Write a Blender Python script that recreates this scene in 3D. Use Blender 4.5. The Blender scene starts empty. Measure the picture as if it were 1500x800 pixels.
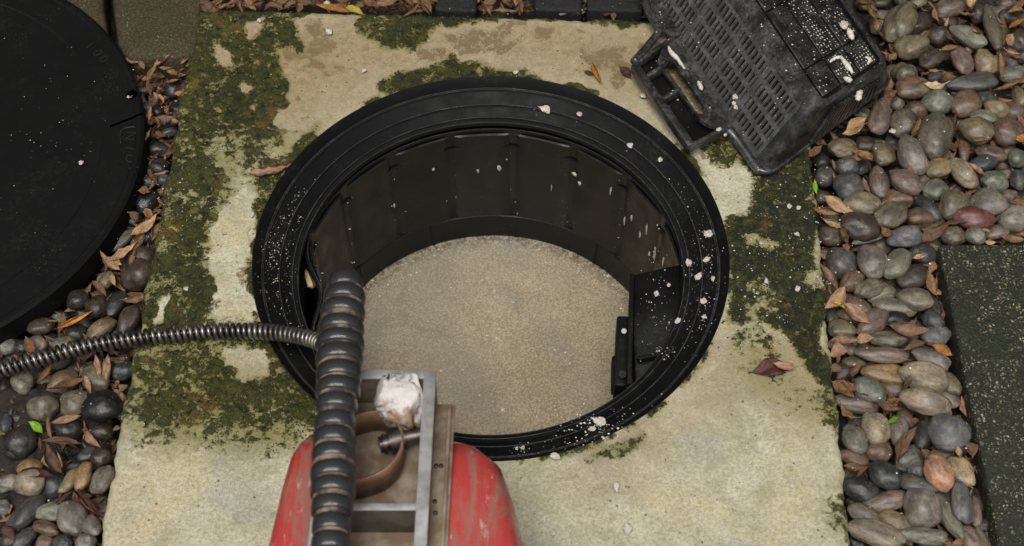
import bpy, bmesh, math, random
import numpy as np
from mathutils import Vector, Matrix, noise as mnoise
R = math.radians
scene = bpy.context.scene
COL = scene.collection
random.seed(7)

# ------------------------------------------------------------------ camera
TH = R(54.1)
FPX = 2530.0                                   # focal length in photo pixels (1500 wide)
cs, sn = math.cos(TH), math.sin(TH)
CAM = Vector((0.0267, -2.18*cs-0.025*sn, 2.18*sn-0.025*cs))
FW, UP, RX = Vector((0, cs, -sn)), Vector((0, sn, cs)), Vector((1, 0, 0))
cam = bpy.data.cameras.new("camera"); camo = bpy.data.objects.new("camera", cam); COL.objects.link(camo)
camo.location = CAM; camo.rotation_euler = (R(90)-TH, 0, 0)
cam.sensor_width = 36.0; cam.sensor_fit = 'HORIZONTAL'; cam.lens = FPX/1500*36
cam.clip_start = 0.05; cam.clip_end = 200
cam.dof.use_dof = True; cam.dof.focus_distance = 2.16; cam.dof.aperture_fstop = 8.0
scene.camera = camo

def W(px, py, z=0.0):
    d = FW + RX*((px-750)/FPX) + UP*((400-py)/FPX)
    return CAM + d*((z-CAM.z)/d.z)
def SC(px, py, z=0.0):                          # pixels per metre there
    return FPX/((W(px, py, z)-CAM).dot(FW))

# ------------------------------------------------------------------ light
SUN_EL, SUN_AZ = 66.0, 190.0                    # azimuth clockwise from north(+Y): behind the viewer, a little to the left
world = bpy.data.worlds.new("World"); scene.world = world; world.use_nodes = True
wn = world.node_tree
sky = wn.nodes.new('ShaderNodeTexSky'); sky.sky_type = 'NISHITA'; sky.sun_disc = False
sky.sun_elevation = R(SUN_EL); sky.sun_rotation = R(SUN_AZ)
sky.air_density = 1.0; sky.dust_density = 6.0; sky.ozone_density = 1.0
hsv = wn.nodes.new('ShaderNodeHueSaturation'); hsv.inputs['Saturation'].default_value = .30   # overcast: nearly grey sky
wn.links.new(sky.outputs[0], hsv.inputs['Color']); wn.links.new(hsv.outputs[0], wn.nodes['Background'].inputs[0])
wn.nodes['Background'].inputs[1].default_value = 0.055
sun = bpy.data.lights.new("sun", 'SUN'); suno = bpy.data.objects.new("sun", sun); COL.objects.link(suno)
sun.energy = 1.5; sun.angle = R(24); sun.color = (1.0, 0.985, 0.955)
a, e = R(SUN_AZ), R(SUN_EL)
sdir = Vector((math.sin(a)*math.cos(e), math.cos(a)*math.cos(e), math.sin(e)))
suno.rotation_euler = sdir.to_track_quat('Z', 'Y').to_euler()
scene.view_settings.view_transform = 'Standard'; scene.view_settings.look = 'None'
scene.view_settings.exposure = 0.72; scene.view_settings.gamma = 1.0

# ------------------------------------------------------------------ node helpers
class NT:
    def __init__(s, name):
        s.m = bpy.data.materials.new(name); s.m.use_nodes = True
        s.t = s.m.node_tree; s.b = s.t.nodes['Principled BSDF']
        s.tc = s.t.nodes.new('ShaderNodeTexCoord')
        s.co = s.tc.outputs['Object']
    def n(s, typ, **kw):
        x = s.t.nodes.new(typ)
        for k, v in kw.items(): setattr(x, k, v)
        return x
    def put(s, sock, v):
        if hasattr(v, 'links') or isinstance(v, bpy.types.NodeSocket): s.t.links.new(v, sock)
        elif isinstance(v, (tuple, list)): sock.default_value = (*v, 1.0) if len(v) == 3 and len(sock.default_value) == 4 else v
        else: sock.default_value = v
    def noise(s, scale, detail=4, rough=.55, dist=0, vec=None, out='Fac'):
        x = s.n('ShaderNodeTexNoise'); x.inputs['Scale'].default_value = scale; x.inputs['Detail'].default_value = detail
        x.inputs['Roughness'].default_value = rough; x.inputs['Distortion'].default_value = dist
        s.put(x.inputs['Vector'], vec or s.co); return x.outputs[out]
    def vor(s, scale, out='Distance', feature='F1', vec=None):
        x = s.n('ShaderNodeTexVoronoi', feature=feature); x.inputs['Scale'].default_value = scale
        s.put(x.inputs['Vector'], vec or s.co); return x.outputs[out]
    def math(s, op, a, b=0.0, c=0.0, clamp=False):
        x = s.n('ShaderNodeMath', operation=op); x.use_clamp = clamp
        s.put(x.inputs[0], a); s.put(x.inputs[1], b); s.put(x.inputs[2], c); return x.outputs[0]
    def ramp(s, v, lo, hi, a=0.0, b=1.0):
        x = s.n('ShaderNodeMapRange', interpolation_type='SMOOTHSTEP')
        s.put(x.inputs['Value'], v); s.put(x.inputs['From Min'], lo); s.put(x.inputs['From Max'], hi)
        s.put(x.inputs['To Min'], a); s.put(x.inputs['To Max'], b); return x.outputs[0]
    def mix(s, f, a, b, mode='MIX'):
        x = s.n('ShaderNodeMix', data_type='RGBA', blend_type=mode)
        s.put(x.inputs['Factor'], f); s.put(x.inputs['A'] if False else x.inputs[6], a); s.put(x.inputs[7], b); return x.outputs[2]
    def bump(s, h, strength=.5, dist=.001, normal=None):
        x = s.n('ShaderNodeBump'); x.inputs['Strength'].default_value = strength; x.inputs['Distance'].default_value = dist
        s.put(x.inputs['Height'], h)
        if normal is not None: s.put(x.inputs['Normal'], normal)
        return x.outputs[0]
    def done(s, col=None, rough=None, normal=None, metal=None, spec=None, coat=None):
        for k, v in (('Base Color', col), ('Roughness', rough), ('Normal', normal), ('Metallic', metal), ('Specular IOR Level', spec), ('Coat Weight', coat)):
            if v is not None: s.put(s.b.inputs[k], v)
        return s.m

# ------------------------------------------------------------------ object helpers
def obj(name, me, mat=None, parent=None, smooth=True):
    if isinstance(me, bmesh.types.BMesh):
        bm = me; me = bpy.data.meshes.new(name); bm.to_mesh(me); bm.free()
    o = bpy.data.objects.new(name, me); COL.objects.link(o)
    if mat is not None and not me.materials: me.materials.append(mat)
    if parent: o.parent = parent
    if smooth and len(me.polygons): me.polygons.foreach_set('use_smooth', [True]*len(me.polygons))
    return o
def tag(o, label=None, cat=None, group=None, kind=None):
    if label: o['label'] = label
    if cat: o['category'] = cat
    if group: o['group'] = group
    if kind: o['kind'] = kind
    return o
def thing(name, loc, label, cat, group=None):
    o = bpy.data.objects.new(name, None); COL.objects.link(o); o.location = loc; o.empty_display_size = .02
    return tag(o, label, cat, group)
def mesh(vs, fs):
    me = bpy.data.meshes.new('m'); me.from_pydata([tuple(v) for v in vs], [], fs); me.update(); return me
def flat_auto(o, ang=35):
    o.data.polygons.foreach_set('use_smooth', [True]*len(o.data.polygons))
    o.data.set_sharp_from_angle(angle=R(ang))
    return o
def local(vs, root):                            # world points into a root Empty's frame (no rotation)
    return [Vector(v)-root.location for v in vs]

def lathe(profile, seg=128, rfun=None, closed=False):
    vs, fs = [], []
    n = len(profile)
    for i in range(seg):
        t = 2*math.pi*i/seg
        for j, (r, z) in enumerate(profile):
            rr = rfun(r, z, t) if rfun else r
            vs.append((rr*math.cos(t), rr*math.sin(t), z))
    for i in range(seg):
        k = (i+1) % seg
        for j in range(n if closed else n-1):
            q = (j+1) % n
            fs.append((i*n+j, k*n+j, k*n+q, i*n+q))
    return mesh(vs, fs)

def smooth_path(pts, n):
    P = [Vector(p) for p in pts]; P = [2*P[0]-P[1]]+P+[2*P[-1]-P[-2]]
    segs = len(P)-3; out = []
    for i in range(n):
        t = i/(n-1)*segs; k = min(int(t), segs-1); f = t-k
        a, b, c, d = P[k:k+4]
        out.append(.5*((2*b)+(c-a)*f+(2*a-5*b+4*c-d)*f*f+(3*b-a-3*c+d)*f**3))
    return out
def frames(path):
    T = [(path[min(i+1, len(path)-1)]-path[max(i-1, 0)]).normalized() for i in range(len(path))]
    n = T[0].orthogonal().normalized(); out = []
    for t in T:
        n = (n-t*n.dot(t)).normalized(); out.append((t, n, t.cross(n)))
    return out
def tube(path, rad, seg=12, cap=True):
    vs, fs = [], []; F = frames(path)
    for i, p in enumerate(path):
        r = rad(i/(len(path)-1)) if callable(rad) else rad
        for k in range(seg):
            t = 2*math.pi*k/seg
            vs.append(p+F[i][1]*(r*math.cos(t))+F[i][2]*(r*math.sin(t)))
    for i in range(len(path)-1):
        for k in range(seg):
            q = (k+1) % seg
            fs.append((i*seg+k, i*seg+q, (i+1)*seg+q, (i+1)*seg+k))
    if cap:
        fs.append(tuple(reversed(range(seg)))); fs.append(tuple(range((len(path)-1)*seg, len(path)*seg)))
    return vs, fs
def hexa(b, t):                                 # closed solid from two equal loops (bottom, top)
    n = len(b); vs = list(b)+list(t)
    fs = [tuple(reversed(range(n))), tuple(range(n, 2*n))]
    fs += [(i, (i+1) % n, n+(i+1) % n, n+i) for i in range(n)]
    return vs, fs
class MB:
    def __init__(s): s.v, s.f = [], []
    def add(s, vf):
        k = len(s.v); s.v += list(vf[0]); s.f += [tuple(i+k for i in f) for f in vf[1]]; return s
    def mesh(s, root=None): return mesh(local(s.v, root) if root else s.v, s.f)
def bevel(me, w, seg=2):
    bm = bmesh.new(); bm.from_mesh(me); bmesh.ops.recalc_face_normals(bm, faces=bm.faces)
    es = [e for e in bm.edges if len(e.link_faces) == 2 and e.calc_face_angle(0) > .5]
    bmesh.ops.bevel(bm, geom=es, offset=w, segments=seg, affect='EDGES', profile=.5)
    bm.to_mesh(me); bm.free(); return me
def fixn(me):
    bm = bmesh.new(); bm.from_mesh(me); bmesh.ops.recalc_face_normals(bm, faces=bm.faces); bm.to_mesh(me); bm.free(); return me
def beam(p, q, w, h, up=Vector((0, 0, 1))):     # box from p to q, top centred on the line
    p, q = Vector(p), Vector(q); d = (q-p).normalized(); s = d.cross(up).normalized()*(w/2); u = s.cross(d).normalized()*h
    if u.dot(up) > 0: u = -u
    return hexa([p-s+u, q-s+u, q+s+u, p+s+u], [p-s, q-s, q+s, p+s])
def lump(seed, sub=3, rough=.35):
    bm = bmesh.new(); bmesh.ops.create_icosphere(bm, subdivisions=sub, radius=1)
    o = Vector((seed*3.7, seed*1.3, seed*.7))
    for v in bm.verts:
        v.co *= 1+rough*mnoise.noise(v.co*1.3+o)+rough*.6*mnoise.noise(v.co*3.1+o)+rough*.35*mnoise.noise(v.co*7+o)
    rl = random.Random(seed+100)
    for _ in range(11):
        d = Vector((rl.gauss(0, 1), rl.gauss(0, 1), rl.gauss(0, 1))).normalized(); lim = rl.uniform(.58, .85)
        for v in bm.verts:
            q = v.co.dot(d)-lim
            if q > 0: v.co -= d*q*.85
    for v in bm.verts: v.co *= 1+rough*.16*mnoise.noise(v.co*9+o)
    me = bpy.data.meshes.new('lump'); bm.to_mesh(me); bm.free(); return me

# ------------------------------------------------------------------ materials
def plastic(name, base=.012, dusty=.5, rough=.42, spec=.32, lo=.42, hi=.72, dc=(.085, .083, .078), dscale=9):
    m = NT(name)
    d1 = m.noise(dscale, 5, .65); d2 = m.noise(190, 4, .75); sp = m.vor(420)
    dust = m.math('MULTIPLY', m.ramp(d1, lo, hi), m.ramp(d2, lo-.04, hi+.03), clamp=True)
    spk = m.math('MULTIPLY', m.ramp(sp, .20, .08), m.ramp(m.noise(22, 3), .50, .68))
    f = m.math('MULTIPLY', dust, dusty, clamp=True)
    c = m.mix(f, (base, base, base*1.02), dc)
    c = m.mix(m.math('MULTIPLY', spk, min(1, dusty*1.2), clamp=True), c, (.33, .31, .27))
    r = m.math('ADD', m.math('MULTIPLY', dust, .3), m.ramp(m.noise(30, 4), .3, .7, rough-.1, rough+.12))
    return m.done(c, r, m.bump(m.noise(260, 4, .6), .25, .0008), spec=spec)
M_ring = plastic('ring_plastic', .0060, .30, .52, .10, .44, .74, (.07, .07, .067), 16)
M_slots = plastic('crate_slots', .042, .6, .32, .7, .34, .70, (.20, .198, .186), 60)
M_wall = plastic('liner_plastic', .0034, .12, .33, .36, .46, .74, (.06, .056, .05), 12)
M_lid = plastic('lid_plastic', .0045, .30, .62, .12, .46, .74, (.05, .05, .048), 13)
M_crate = plastic('crate_plastic', .0085, .75, .27, .62, .32, .74, (.13, .13, .122), 40)
M_rubber = plastic('hose_rubber', .018, .20, .17, 1.0)
m = NT('plain_black'); M_black = m.done((.006, .006, .006), .25)  # plain black; in crate slots and grooves it stands in for shade

def concrete_dark(name, base, chip, scale=260, amt=.5, moss=(.02, .028, .008), mossy=.5):
    m = NT(name); ch = None; hs = None
    pat = m.noise(13, 5, .65); pat2 = m.noise(60, 4, .7)
    c = m.mix(m.noise(45, 6, .7), base, tuple(x*.42 for x in base))
    c = m.mix(m.math('MULTIPLY', m.ramp(m.noise(9, 5, .65), .40, .62), mossy), c, moss)
    c = m.mix(m.math('MULTIPLY', m.ramp(m.noise(320, 4, .75), .55, .75), .5), c, tuple(x*2.6 for x in base))
    wv = m.n('ShaderNodeVectorMath', operation='ADD'); m.put(wv.inputs[0], m.co)
    dn = m.n('ShaderNodeVectorMath', operation='SCALE'); m.put(dn.inputs[0], m.noise(150, 3, .6, out='Color')); dn.inputs['Scale'].default_value = .006; m.put(wv.inputs[1], dn.outputs[0])
    for k, sc_ in enumerate((scale, scale*1.9)):
        v = m.vor(sc_, 'Color', vec=wv.outputs[0]); sep = m.n('ShaderNodeSeparateColor'); m.put(sep.inputs[0], v)
        ds = m.vor(sc_, vec=wv.outputs[0])
        chips = m.math('MULTIPLY', m.ramp(sep.outputs[0], .55, .95), m.ramp(ds, .50, .28), clamp=True)
        chips = m.math('MULTIPLY', chips, m.math('MULTIPLY', m.ramp(pat, .36, .64, .12, 1), m.ramp(pat2, .34, .6)), clamp=True)
        chips = m.math('MULTIPLY', chips, amt)
        c = m.mix(chips, c, m.mix(sep.outputs[1], chip, tuple(x*f for x, f in zip(chip, (.40, .36, .26)))))
        hs = chips if hs is None else m.math('ADD', hs, chips)
    c = m.mix(1.0, c, m.mix(m.ramp(m.noise(380, 4, .8), .36, .64), (.5, .5, .5), (1.5, 1.48, 1.42)), 'MULTIPLY')
    h = m.math('ADD', m.math('MULTIPLY', hs, .6), m.noise(260, 5, .75))
    return m.done(c, .6, m.bump(h, .8, .003), spec=.35)
M_paver = concrete_dark('paver_aggregate', (.026, .027, .019), (.46, .43, .32), 240, 1.5)
M_block = concrete_dark('mossy_block', (.075, .054, .027), (.3, .27, .2), 330, .9, (.034, .034, .010), .6)
M_tile = concrete_dark('charcoal_block', (.016, .018, .019), (.06, .06, .06), 300, .2, (.012, .014, .008), .3)

m = NT('soil')
c = m.mix(m.ramp(m.noise(60, 6, .7), .35, .7), (.010, .008, .006), (.045, .033, .022))
c = m.mix(m.math('MULTIPLY', m.ramp(m.vor(330), .25, .1), m.ramp(m.noise(14), .5, .65)), c, (.2, .16, .1))
M_soil = m.done(c, m.ramp(m.noise(25), .35, .65, .28, .8), m.bump(m.noise(180, 6, .75), .9, .006))

m = NT('pebble_stone')                          # object colour gives each stone its own colour, alpha its dryness
oi = m.n('ShaderNodeObjectInfo')
off = m.n('ShaderNodeVectorMath', operation='MULTIPLY_ADD'); m.put(off.inputs[0], m.tc.outputs['Object'])
off.inputs[1].default_value = (1, 1, 1)
cmb = m.n('ShaderNodeCombineXYZ')
for i, k in enumerate((37.0, 91.0, 53.0)): m.put(cmb.inputs[i], m.math('MULTIPLY', oi.outputs['Random'], k))
m.put(off.inputs[2], cmb.outputs[0]); V = off.outputs[0]
big = m.noise(1.1, 3, .6, .6, V); fine = m.noise(6, 7, .75, .4, V); gr = m.noise(26, 4, .8, 0, V)
bw = m.n('ShaderNodeRGBToBW'); m.put(bw.inputs[0], oi.outputs['Color'])
gry = m.mix(1.0, bw.outputs[0], (1.06, .97, .90), 'MULTIPLY')
base = m.mix(.30, m.mix(1.0, oi.outputs['Color'], (.97, .95, .95), 'MULTIPLY'), gry)
c = m.mix(m.ramp(big, .35, .68), m.mix(1.0, base, (.62, .62, .62), 'MULTIPLY'), m.mix(1.0, base, (1.26, 1.19, 1.10), 'MULTIPLY'))
c = m.mix(m.ramp(fine, .34, .66), m.mix(1.0, c, (.66, .64, .62), 'MULTIPLY'), m.mix(1.0, c, (1.22, 1.19, 1.14), 'MULTIPLY'))
c = m.mix(m.math('MULTIPLY', m.ramp(gr, .62, .72), .35), c, (.30, .28, .23))
c = m.mix(m.math('MULTIPLY', m.ramp(gr, .36, .27), .5), c, (.012, .011, .01))
rust = m.math('MULTIPLY', m.ramp(m.noise(1.6, 4, .6, 1, V), .58, .72), .45)
c = m.mix(rust, c, m.mix(1.0, c, (1.35, .88, .5), 'MULTIPLY'))
ro = m.math('ADD', m.math('MULTIPLY', oi.outputs['Alpha'], .45), m.ramp(m.noise(3, 3, .6, 0, V), .35, .65, .10, .30))
M_peb = m.done(c, ro, m.bump(m.math('ADD', fine, m.math('MULTIPLY', gr, .35)), .5, .0011), spec=.5)

m = NT('dry_leaf')
oi = m.n('ShaderNodeObjectInfo'); at = m.n('ShaderNodeAttribute', attribute_name='rib')
c = m.mix(m.ramp(m.noise(5, 5, .65, .5), .3, .72), m.mix(1.0, oi.outputs['Color'], (.5, .45, .42), 'MULTIPLY'), oi.outputs['Color'])
c = m.mix(m.math('MULTIPLY', at.outputs['Fac'], .35), c, m.mix(1.0, c, (1.6, 1.5, 1.3), 'MULTIPLY'))
c = m.mix(m.math('MULTIPLY', m.ramp(m.noise(14, 3), .62, .7), .5), c, (.03, .018, .01))
M_leaf = m.done(c, .5, m.bump(m.noise(18, 4, .6), .5, .002), spec=.35)

m = NT('grease')
M_grease = m.done(m.mix(m.ramp(m.noise(2.5, 5, .65), .35, .7), (.44, .385, .30), (.70, .67, .60)), .55, m.bump(m.noise(6, 5, .7), .8, .0015))
m = NT('soiled_grease')
sx = m.n('ShaderNodeSeparateXYZ'); m.put(sx.inputs[0], m.co)
lowf = m.math('ADD', m.math('MULTIPLY', m.math('ADD', sx.outputs[1], m.math('MULTIPLY', sx.outputs[0], .7)), -.7), m.math('MULTIPLY', m.math('SUBTRACT', m.noise(2.2, 6, .7), .5), 2.2))
M_grease2 = m.done(m.mix(m.ramp(lowf, .10, .62), (.64, .60, .56), (.30, .20, .125)), .5, m.bump(m.noise(5, 5, .7), .8, .003))

m = NT('murky_water')
n1 = m.noise(7, 5, .6, .7); n2 = m.noise(360, 5, .8); n3 = m.noise(36, 5, .65)
c = m.mix(m.ramp(n1, .3, .7), (.215, .18, .122), (.275, .236, .165))
c = m.mix(m.ramp(n2, .38, .62), m.mix(1.0, c, (.80, .79, .77), 'MULTIPLY'), m.mix(1.0, c, (1.55, 1.52, 1.42), 'MULTIPLY'))
c = m.mix(m.math('MULTIPLY', m.ramp(n3, .50, .72), .28), c, (.26, .19, .105))
c = m.mix(m.math('MULTIPLY', m.ramp(m.noise(3.6, 5, .65, .8), .46, .64), .42), c, (.195, .182, .148))
c = m.mix(m.math('MULTIPLY', m.ramp(m.noise(11, 6, .7, 1.2), .54, .66), .35), c, (.15, .125, .085))
sp = m.math('MULTIPLY', m.ramp(m.vor(240), .17, .07), m.ramp(m.noise(18, 4), .42, .62))
c = m.mix(m.math('MULTIPLY', sp, .8), c, (.68, .62, .50))
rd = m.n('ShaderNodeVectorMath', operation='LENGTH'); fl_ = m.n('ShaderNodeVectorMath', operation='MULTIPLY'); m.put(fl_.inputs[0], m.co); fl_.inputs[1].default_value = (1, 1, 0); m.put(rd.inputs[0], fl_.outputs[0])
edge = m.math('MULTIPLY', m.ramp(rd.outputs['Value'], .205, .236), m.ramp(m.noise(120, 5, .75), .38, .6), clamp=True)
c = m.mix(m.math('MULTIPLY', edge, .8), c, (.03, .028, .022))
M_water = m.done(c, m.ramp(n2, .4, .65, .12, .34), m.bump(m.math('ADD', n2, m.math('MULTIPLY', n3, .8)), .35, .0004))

def metal(name, a, b, rough, met, sc=40):
    m = NT(name)
    f = m.ramp(m.noise(sc, 5, .65), .38, .66)
    return m.done(m.mix(f, a, b), m.ramp(m.noise(90, 4), .3, .7, rough, rough+.25), m.bump(m.noise(300, 4, .7), .3, .0008), met)
M_steel = metal('spring_steel', (.25, .23, .21), (.085, .075, .065), .25, .9)
M_alu = metal('aluminium', (.42, .42, .41), (.27, .26, .24), .42, .55)
M_alud = metal('dirty_channel', (.15, .10, .06), (.27, .22, .165), .45, .15)
M_web = metal('grimy_web', (.055, .045, .036), (.10, .08, .062), .5, .1)
M_rust = metal('brown_strap', (.16, .085, .045), (.24, .14, .075), .4, .35)
M_bolt = metal('oily_bolt', (.12, .10, .09), (.04, .03, .03), .22, .8)
m = NT('red_paint')
sv = m.n('ShaderNodeVectorMath', operation='MULTIPLY'); m.put(sv.inputs[0], m.co); sv.inputs[1].default_value = (1, .28, .6)
d = m.ramp(m.noise(26, 6, .72, .6, sv.outputs[0]), .45, .60); fl = m.ramp(m.noise(95, 6, .75, .3, sv.outputs[0]), .57, .66)
c = m.mix(m.noise(30, 4), (.36, .026, .024), (.44, .062, .055))
c = m.mix(m.math('MULTIPLY', d, .75), c, (.26, .14, .105))
c = m.mix(m.math('MULTIPLY', fl, .75), c, (.52, .40, .35))
c = m.mix(m.math('MULTIPLY', m.ramp(m.noise(130, 3), .68, .74), .8), c, (.05, .035, .03))
M_red = m.done(c, m.ramp(m.noise(40), .35, .65, .22, .45), m.bump(m.noise(90, 5, .7), .35, .002), coat=.15)
m = NT('white_paint_mark'); M_white = m.done((.34, .33, .31), .5)

# ------------------------------------------------------------------ slab with stain map
GW, GH = 800, 500                                # stain raster: 2 px cells, offset (0,-100)
YY, XX = np.mgrid[0:GH, 0:GW].astype(float); XX = XX*2; YY = YY*2-100
def vnoise(scale, seed):
    rng = np.random.RandomState(seed); nx, ny = int(1700/scale)+4, int(1100/scale)+4
    g = rng.rand(ny, nx); x = XX/scale; y = (YY+100)/scale
    i, j = x.astype(int), y.astype(int); fx, fy = x-i, y-j
    fx = fx*fx*(3-2*fx); fy = fy*fy*(3-2*fy)
    return (g[j, i]*(1-fx)+g[j, i+1]*fx)*(1-fy)+(g[j+1, i]*(1-fx)+g[j+1, i+1]*fx)*fy
def fbm(scale, seed, o=4):
    return sum(vnoise(scale/2**k, seed+k)/2**k for k in range(o))/sum(1/2**k for k in range(o))
WX = XX+(fbm(60, 11)-.5)*46+(fbm(14, 12, 3)-.5)*16
WY = YY+(fbm(60, 21)-.5)*40+(fbm(14, 22, 3)-.5)*14
def poly(pts, warp=True):
    X, Y = (WX, WY) if warp else (XX, YY); ins = np.zeros(X.shape, bool); n = len(pts)
    for i in range(n):
        x1, y1 = pts[i]; x2, y2 = pts[(i+1) % n]
        if y1 == y2: continue
        c = (Y > min(y1, y2)) & (Y <= max(y1, y2)) & (X < (x2-x1)*(Y-y1)/(y2-y1)+x1); ins ^= c
    return ins.astype(float)
def blur(a, r):
    k = np.ones(2*r+1)/(2*r+1)
    for _ in range(2):
        a = np.apply_along_axis(lambda v: np.convolve(np.pad(v, r, 'edge'), k, 'valid'), 0, a)
        a = np.apply_along_axis(lambda v: np.convolve(np.pad(v, r, 'edge'), k, 'valid'), 1, a)
    return a
MOSS = [
 ([(270,5),(430,18),(445,60),(425,110),(440,140),(410,185),(420,218),(365,212),(326,208),(315,238),(329,252),(308,301),(287,329),(301,354),(293,375),(298,406),(319,413),(301,445),(298,480),(190,480),(225,300)], .80, 2),
 ([(190,480),(300,478),(340,505),(350,560),(400,600),(385,640),(330,615),(290,640),(240,600),(195,560)], .68, 13),
 ([(355,258),(395,235),(430,200),(480,170),(445,235),(405,290),(385,350),(378,450),(362,420),(352,370),(374,345),(356,318),(370,292)], .86, 2),
 ([(380,480),(425,510),(465,580),(475,615),(430,622),(370,590),(345,560),(370,520)], .8, 4),
 ([(510,20),(645,24),(622,48),(600,72),(560,74),(522,52)], .88, 2),
 ([(280,0),(960,18),(960,40),(700,30),(420,22),(280,22)], .9, 1),
 ([(545,128),(580,100),(640,92),(690,82),(750,95),(830,118),(760,122),(700,116),(620,130),(570,140)], .85, 2),
 ([(1075,235),(1195,230),(1210,480),(1218,570),(1190,560),(1150,500),(1120,470),(1068,485),(1062,400),(1055,320),(1098,312),(1102,255)], 1.05, 3),
 ([(1180,550),(1228,560),(1232,645),(1195,620)], .62, 5),
 ([(1005,212),(1075,205),(1095,245),(1060,250),(1030,232)], .75, 3),
 ([(1188,730),(1250,715),(1255,800),(1200,795)], .40, 6),
 ([(890,655),(935,628),(945,640),(905,672),(850,690)], .6, 3),
 ([(1040,605),(1100,600),(1115,660),(1055,665)], .20, 14),
 ([(150,560),(190,570),(240,660),(180,680)], .25, 8),
 ([(920,215),(985,235),(960,205),(905,160)], .6, 3),
 ([(190,480),(470,480),(475,640),(430,672),(320,655),(220,645),(165,600)], .74, 15),
 ([(1070,455),(1130,480),(1160,560),(1215,600),(1215,640),(1150,620),(1080,540)], .44, 14),
 ([(280,5),(450,20),(440,200),(370,240),(300,480),(190,480)], .55, 16),
]
HOLE = [([(312,65),(345,70),(352,88),(335,97),(312,85)], 1), ([(356,22),(388,24),(380,45),(362,50)], 1), ([(440,24),(520,22),(515,45),(450,55)], 1),
        ([(360,120),(380,128),(372,145),(355,140)], 1), ([(370,165),(385,150),(378,170)], 1), ([(405,70),(440,70),(440,110),(415,100)], 1), ([(425,100),(470,110),(445,190),(405,180)], 1),
        ([(355,450),(400,470),(430,500),(390,500)], 1), ([(330,505),(400,510),(390,560),(350,575)], .8), ([(222,445),(240,440),(236,470),(224,468)], 1),
        ([(300,330),(345,270),(370,330),(345,440),(305,440)], 1), ([(1030,245),(1090,255),(1098,300),(1060,312)], 1), ([(1090,340),(1150,345),(1140,360),(1090,362)], .5),
        ([(1085,400),(1140,430),(1150,470),(1090,470)], .5), ([(1185,390),(1205,400),(1205,430),(1185,420)], .7)]
moss = np.zeros(XX.shape)
for p, w, b in MOSS: moss = np.maximum(moss, blur(poly(p), b)*w)
for p, w in HOLE: moss = moss*(1-w*blur(poly(p), 1))
black = np.zeros(XX.shape)
for p, w in [(MOSS[7][0], 1.0), (MOSS[5][0], .7), ([(300,120),(350,110),(400,160),(390,240),(330,250),(310,200)], .55), ([(230,380),(290,360),(320,420),(290,470),(220,450)], .55), (MOSS[2][0], .5), (MOSS[4][0], .4)]:
    black = np.maximum(black, w*blur(poly(p), 5))
warm = np.clip(blur(poly([(280,0),(980,10),(1000,230),(900,140),(760,105),(600,110),(430,210),(300,200)]), 22), 0, 1)*.9
warm = np.maximum(warm, .75*blur(poly([(200,500),(300,490),(460,590),(430,660),(330,650),(200,640)]), 14))
warm = np.maximum(warm, .7*blur(poly([(1100,480),(1200,500),(1230,620),(1180,640),(1080,570)]), 12))
warm = np.maximum(warm, .6*blur(poly([(1060,460),(1100,470),(1130,560),(1060,620),(1000,640),(900,720),(780,700),(1000,560)]), 16))
stain_shade = np.zeros(XX.shape)
for p in [[(655,50),(705,48),(692,78),(655,80)], [(772,40),(812,42),(815,62),(775,62)], [(826,46),(862,54),(850,62),(828,56)], [(935,62),(960,65),(955,92),(930,88)],
          [(400,55),(490,60),(480,80),(420,85)], [(600,60),(650,68),(640,90),(600,82)], [(445,80),(470,85),(490,105),(450,100)], [(900,92),(930,100),(910,130),(890,120)],
          [(338,245),(370,232),(362,240),(345,256)], [(950,80),(1050,70),(1075,205),(1010,225)], [(955,75),(1040,80),(1060,190),(1000,200)], [(1010,220),(1040,235),(1020,240)], [(690,62),(770,50),(760,66),(700,78)], [(430,200),(470,175),(420,240),(400,235)],  # patches under the crate handle: stain plus its painted shade
          [(860,85),(920,70),(915,100),(870,110)], [(640,40),(760,34),(740,60),(650,66)], [(450,30),(480,30),(490,60),(455,62)]]:
    stain_shade = np.maximum(stain_shade, blur(poly(p), 1))
for (x0, y0, r0) in [(485,108,8),(430,140,7),(445,170,9),(460,155,6),(500,100,6),(342,410,7),(305,385,5),(365,340,4),(345,300,5),(1115,620,4)]:
    stain_shade = np.maximum(stain_shade, blur(((WX-x0)**2+((WY-y0)*1.2)**2 < r0*r0).astype(float), 1)*.9)

TL, TR, BL, BR = W(289,12), W(1169,34), W(117,950), W(1260,950)
NX, NY = 360, 330
u = np.linspace(0, 1, NX); v = np.linspace(0, 1, NY)
cA = np.array
G = (cA(TL)[None,None]*(1-u)[None,:,None]+cA(TR)[None,None]*u[None,:,None])*(1-v)[:,None,None]+(cA(BL)[None,None]*(1-u)[None,:,None]+cA(BR)[None,None]*u[None,:,None])*v[:,None,None]
rel = G-cA(CAM)[None,None]
dep = rel@cA(FW); PX = 750+FPX*(rel@cA(RX))/dep; PY = 400-FPX*(rel@cA(UP))/dep
ri = np.clip(((PY+100)/2), 0, GH-1.01); ci = np.clip(PX/2, 0, GW-1.01)
def samp(a):
    i, j = ri.astype(int), ci.astype(int); fy, fx = ri-i, ci-j
    return (a[i,j]*(1-fx)+a[i,j+1]*fx)*(1-fy)+(a[i+1,j]*(1-fx)+a[i+1,j+1]*fx)*fy
mk = [samp(x) for x in (moss, black, warm, stain_shade)]
rr_ = np.hypot(G[:,:,0], G[:,:,1])
mk[0] = np.maximum(mk[0], np.exp(-((rr_-.302)/.0065)**2)*np.clip((samp(fbm(26, 71, 4))-.40)*5, 0, .95))
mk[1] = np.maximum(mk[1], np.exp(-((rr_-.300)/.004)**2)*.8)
rng = np.random.RandomState(3)
fz = samp(fbm(9, 41, 3)); fz2 = samp(fbm(60, 45, 3))
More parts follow.
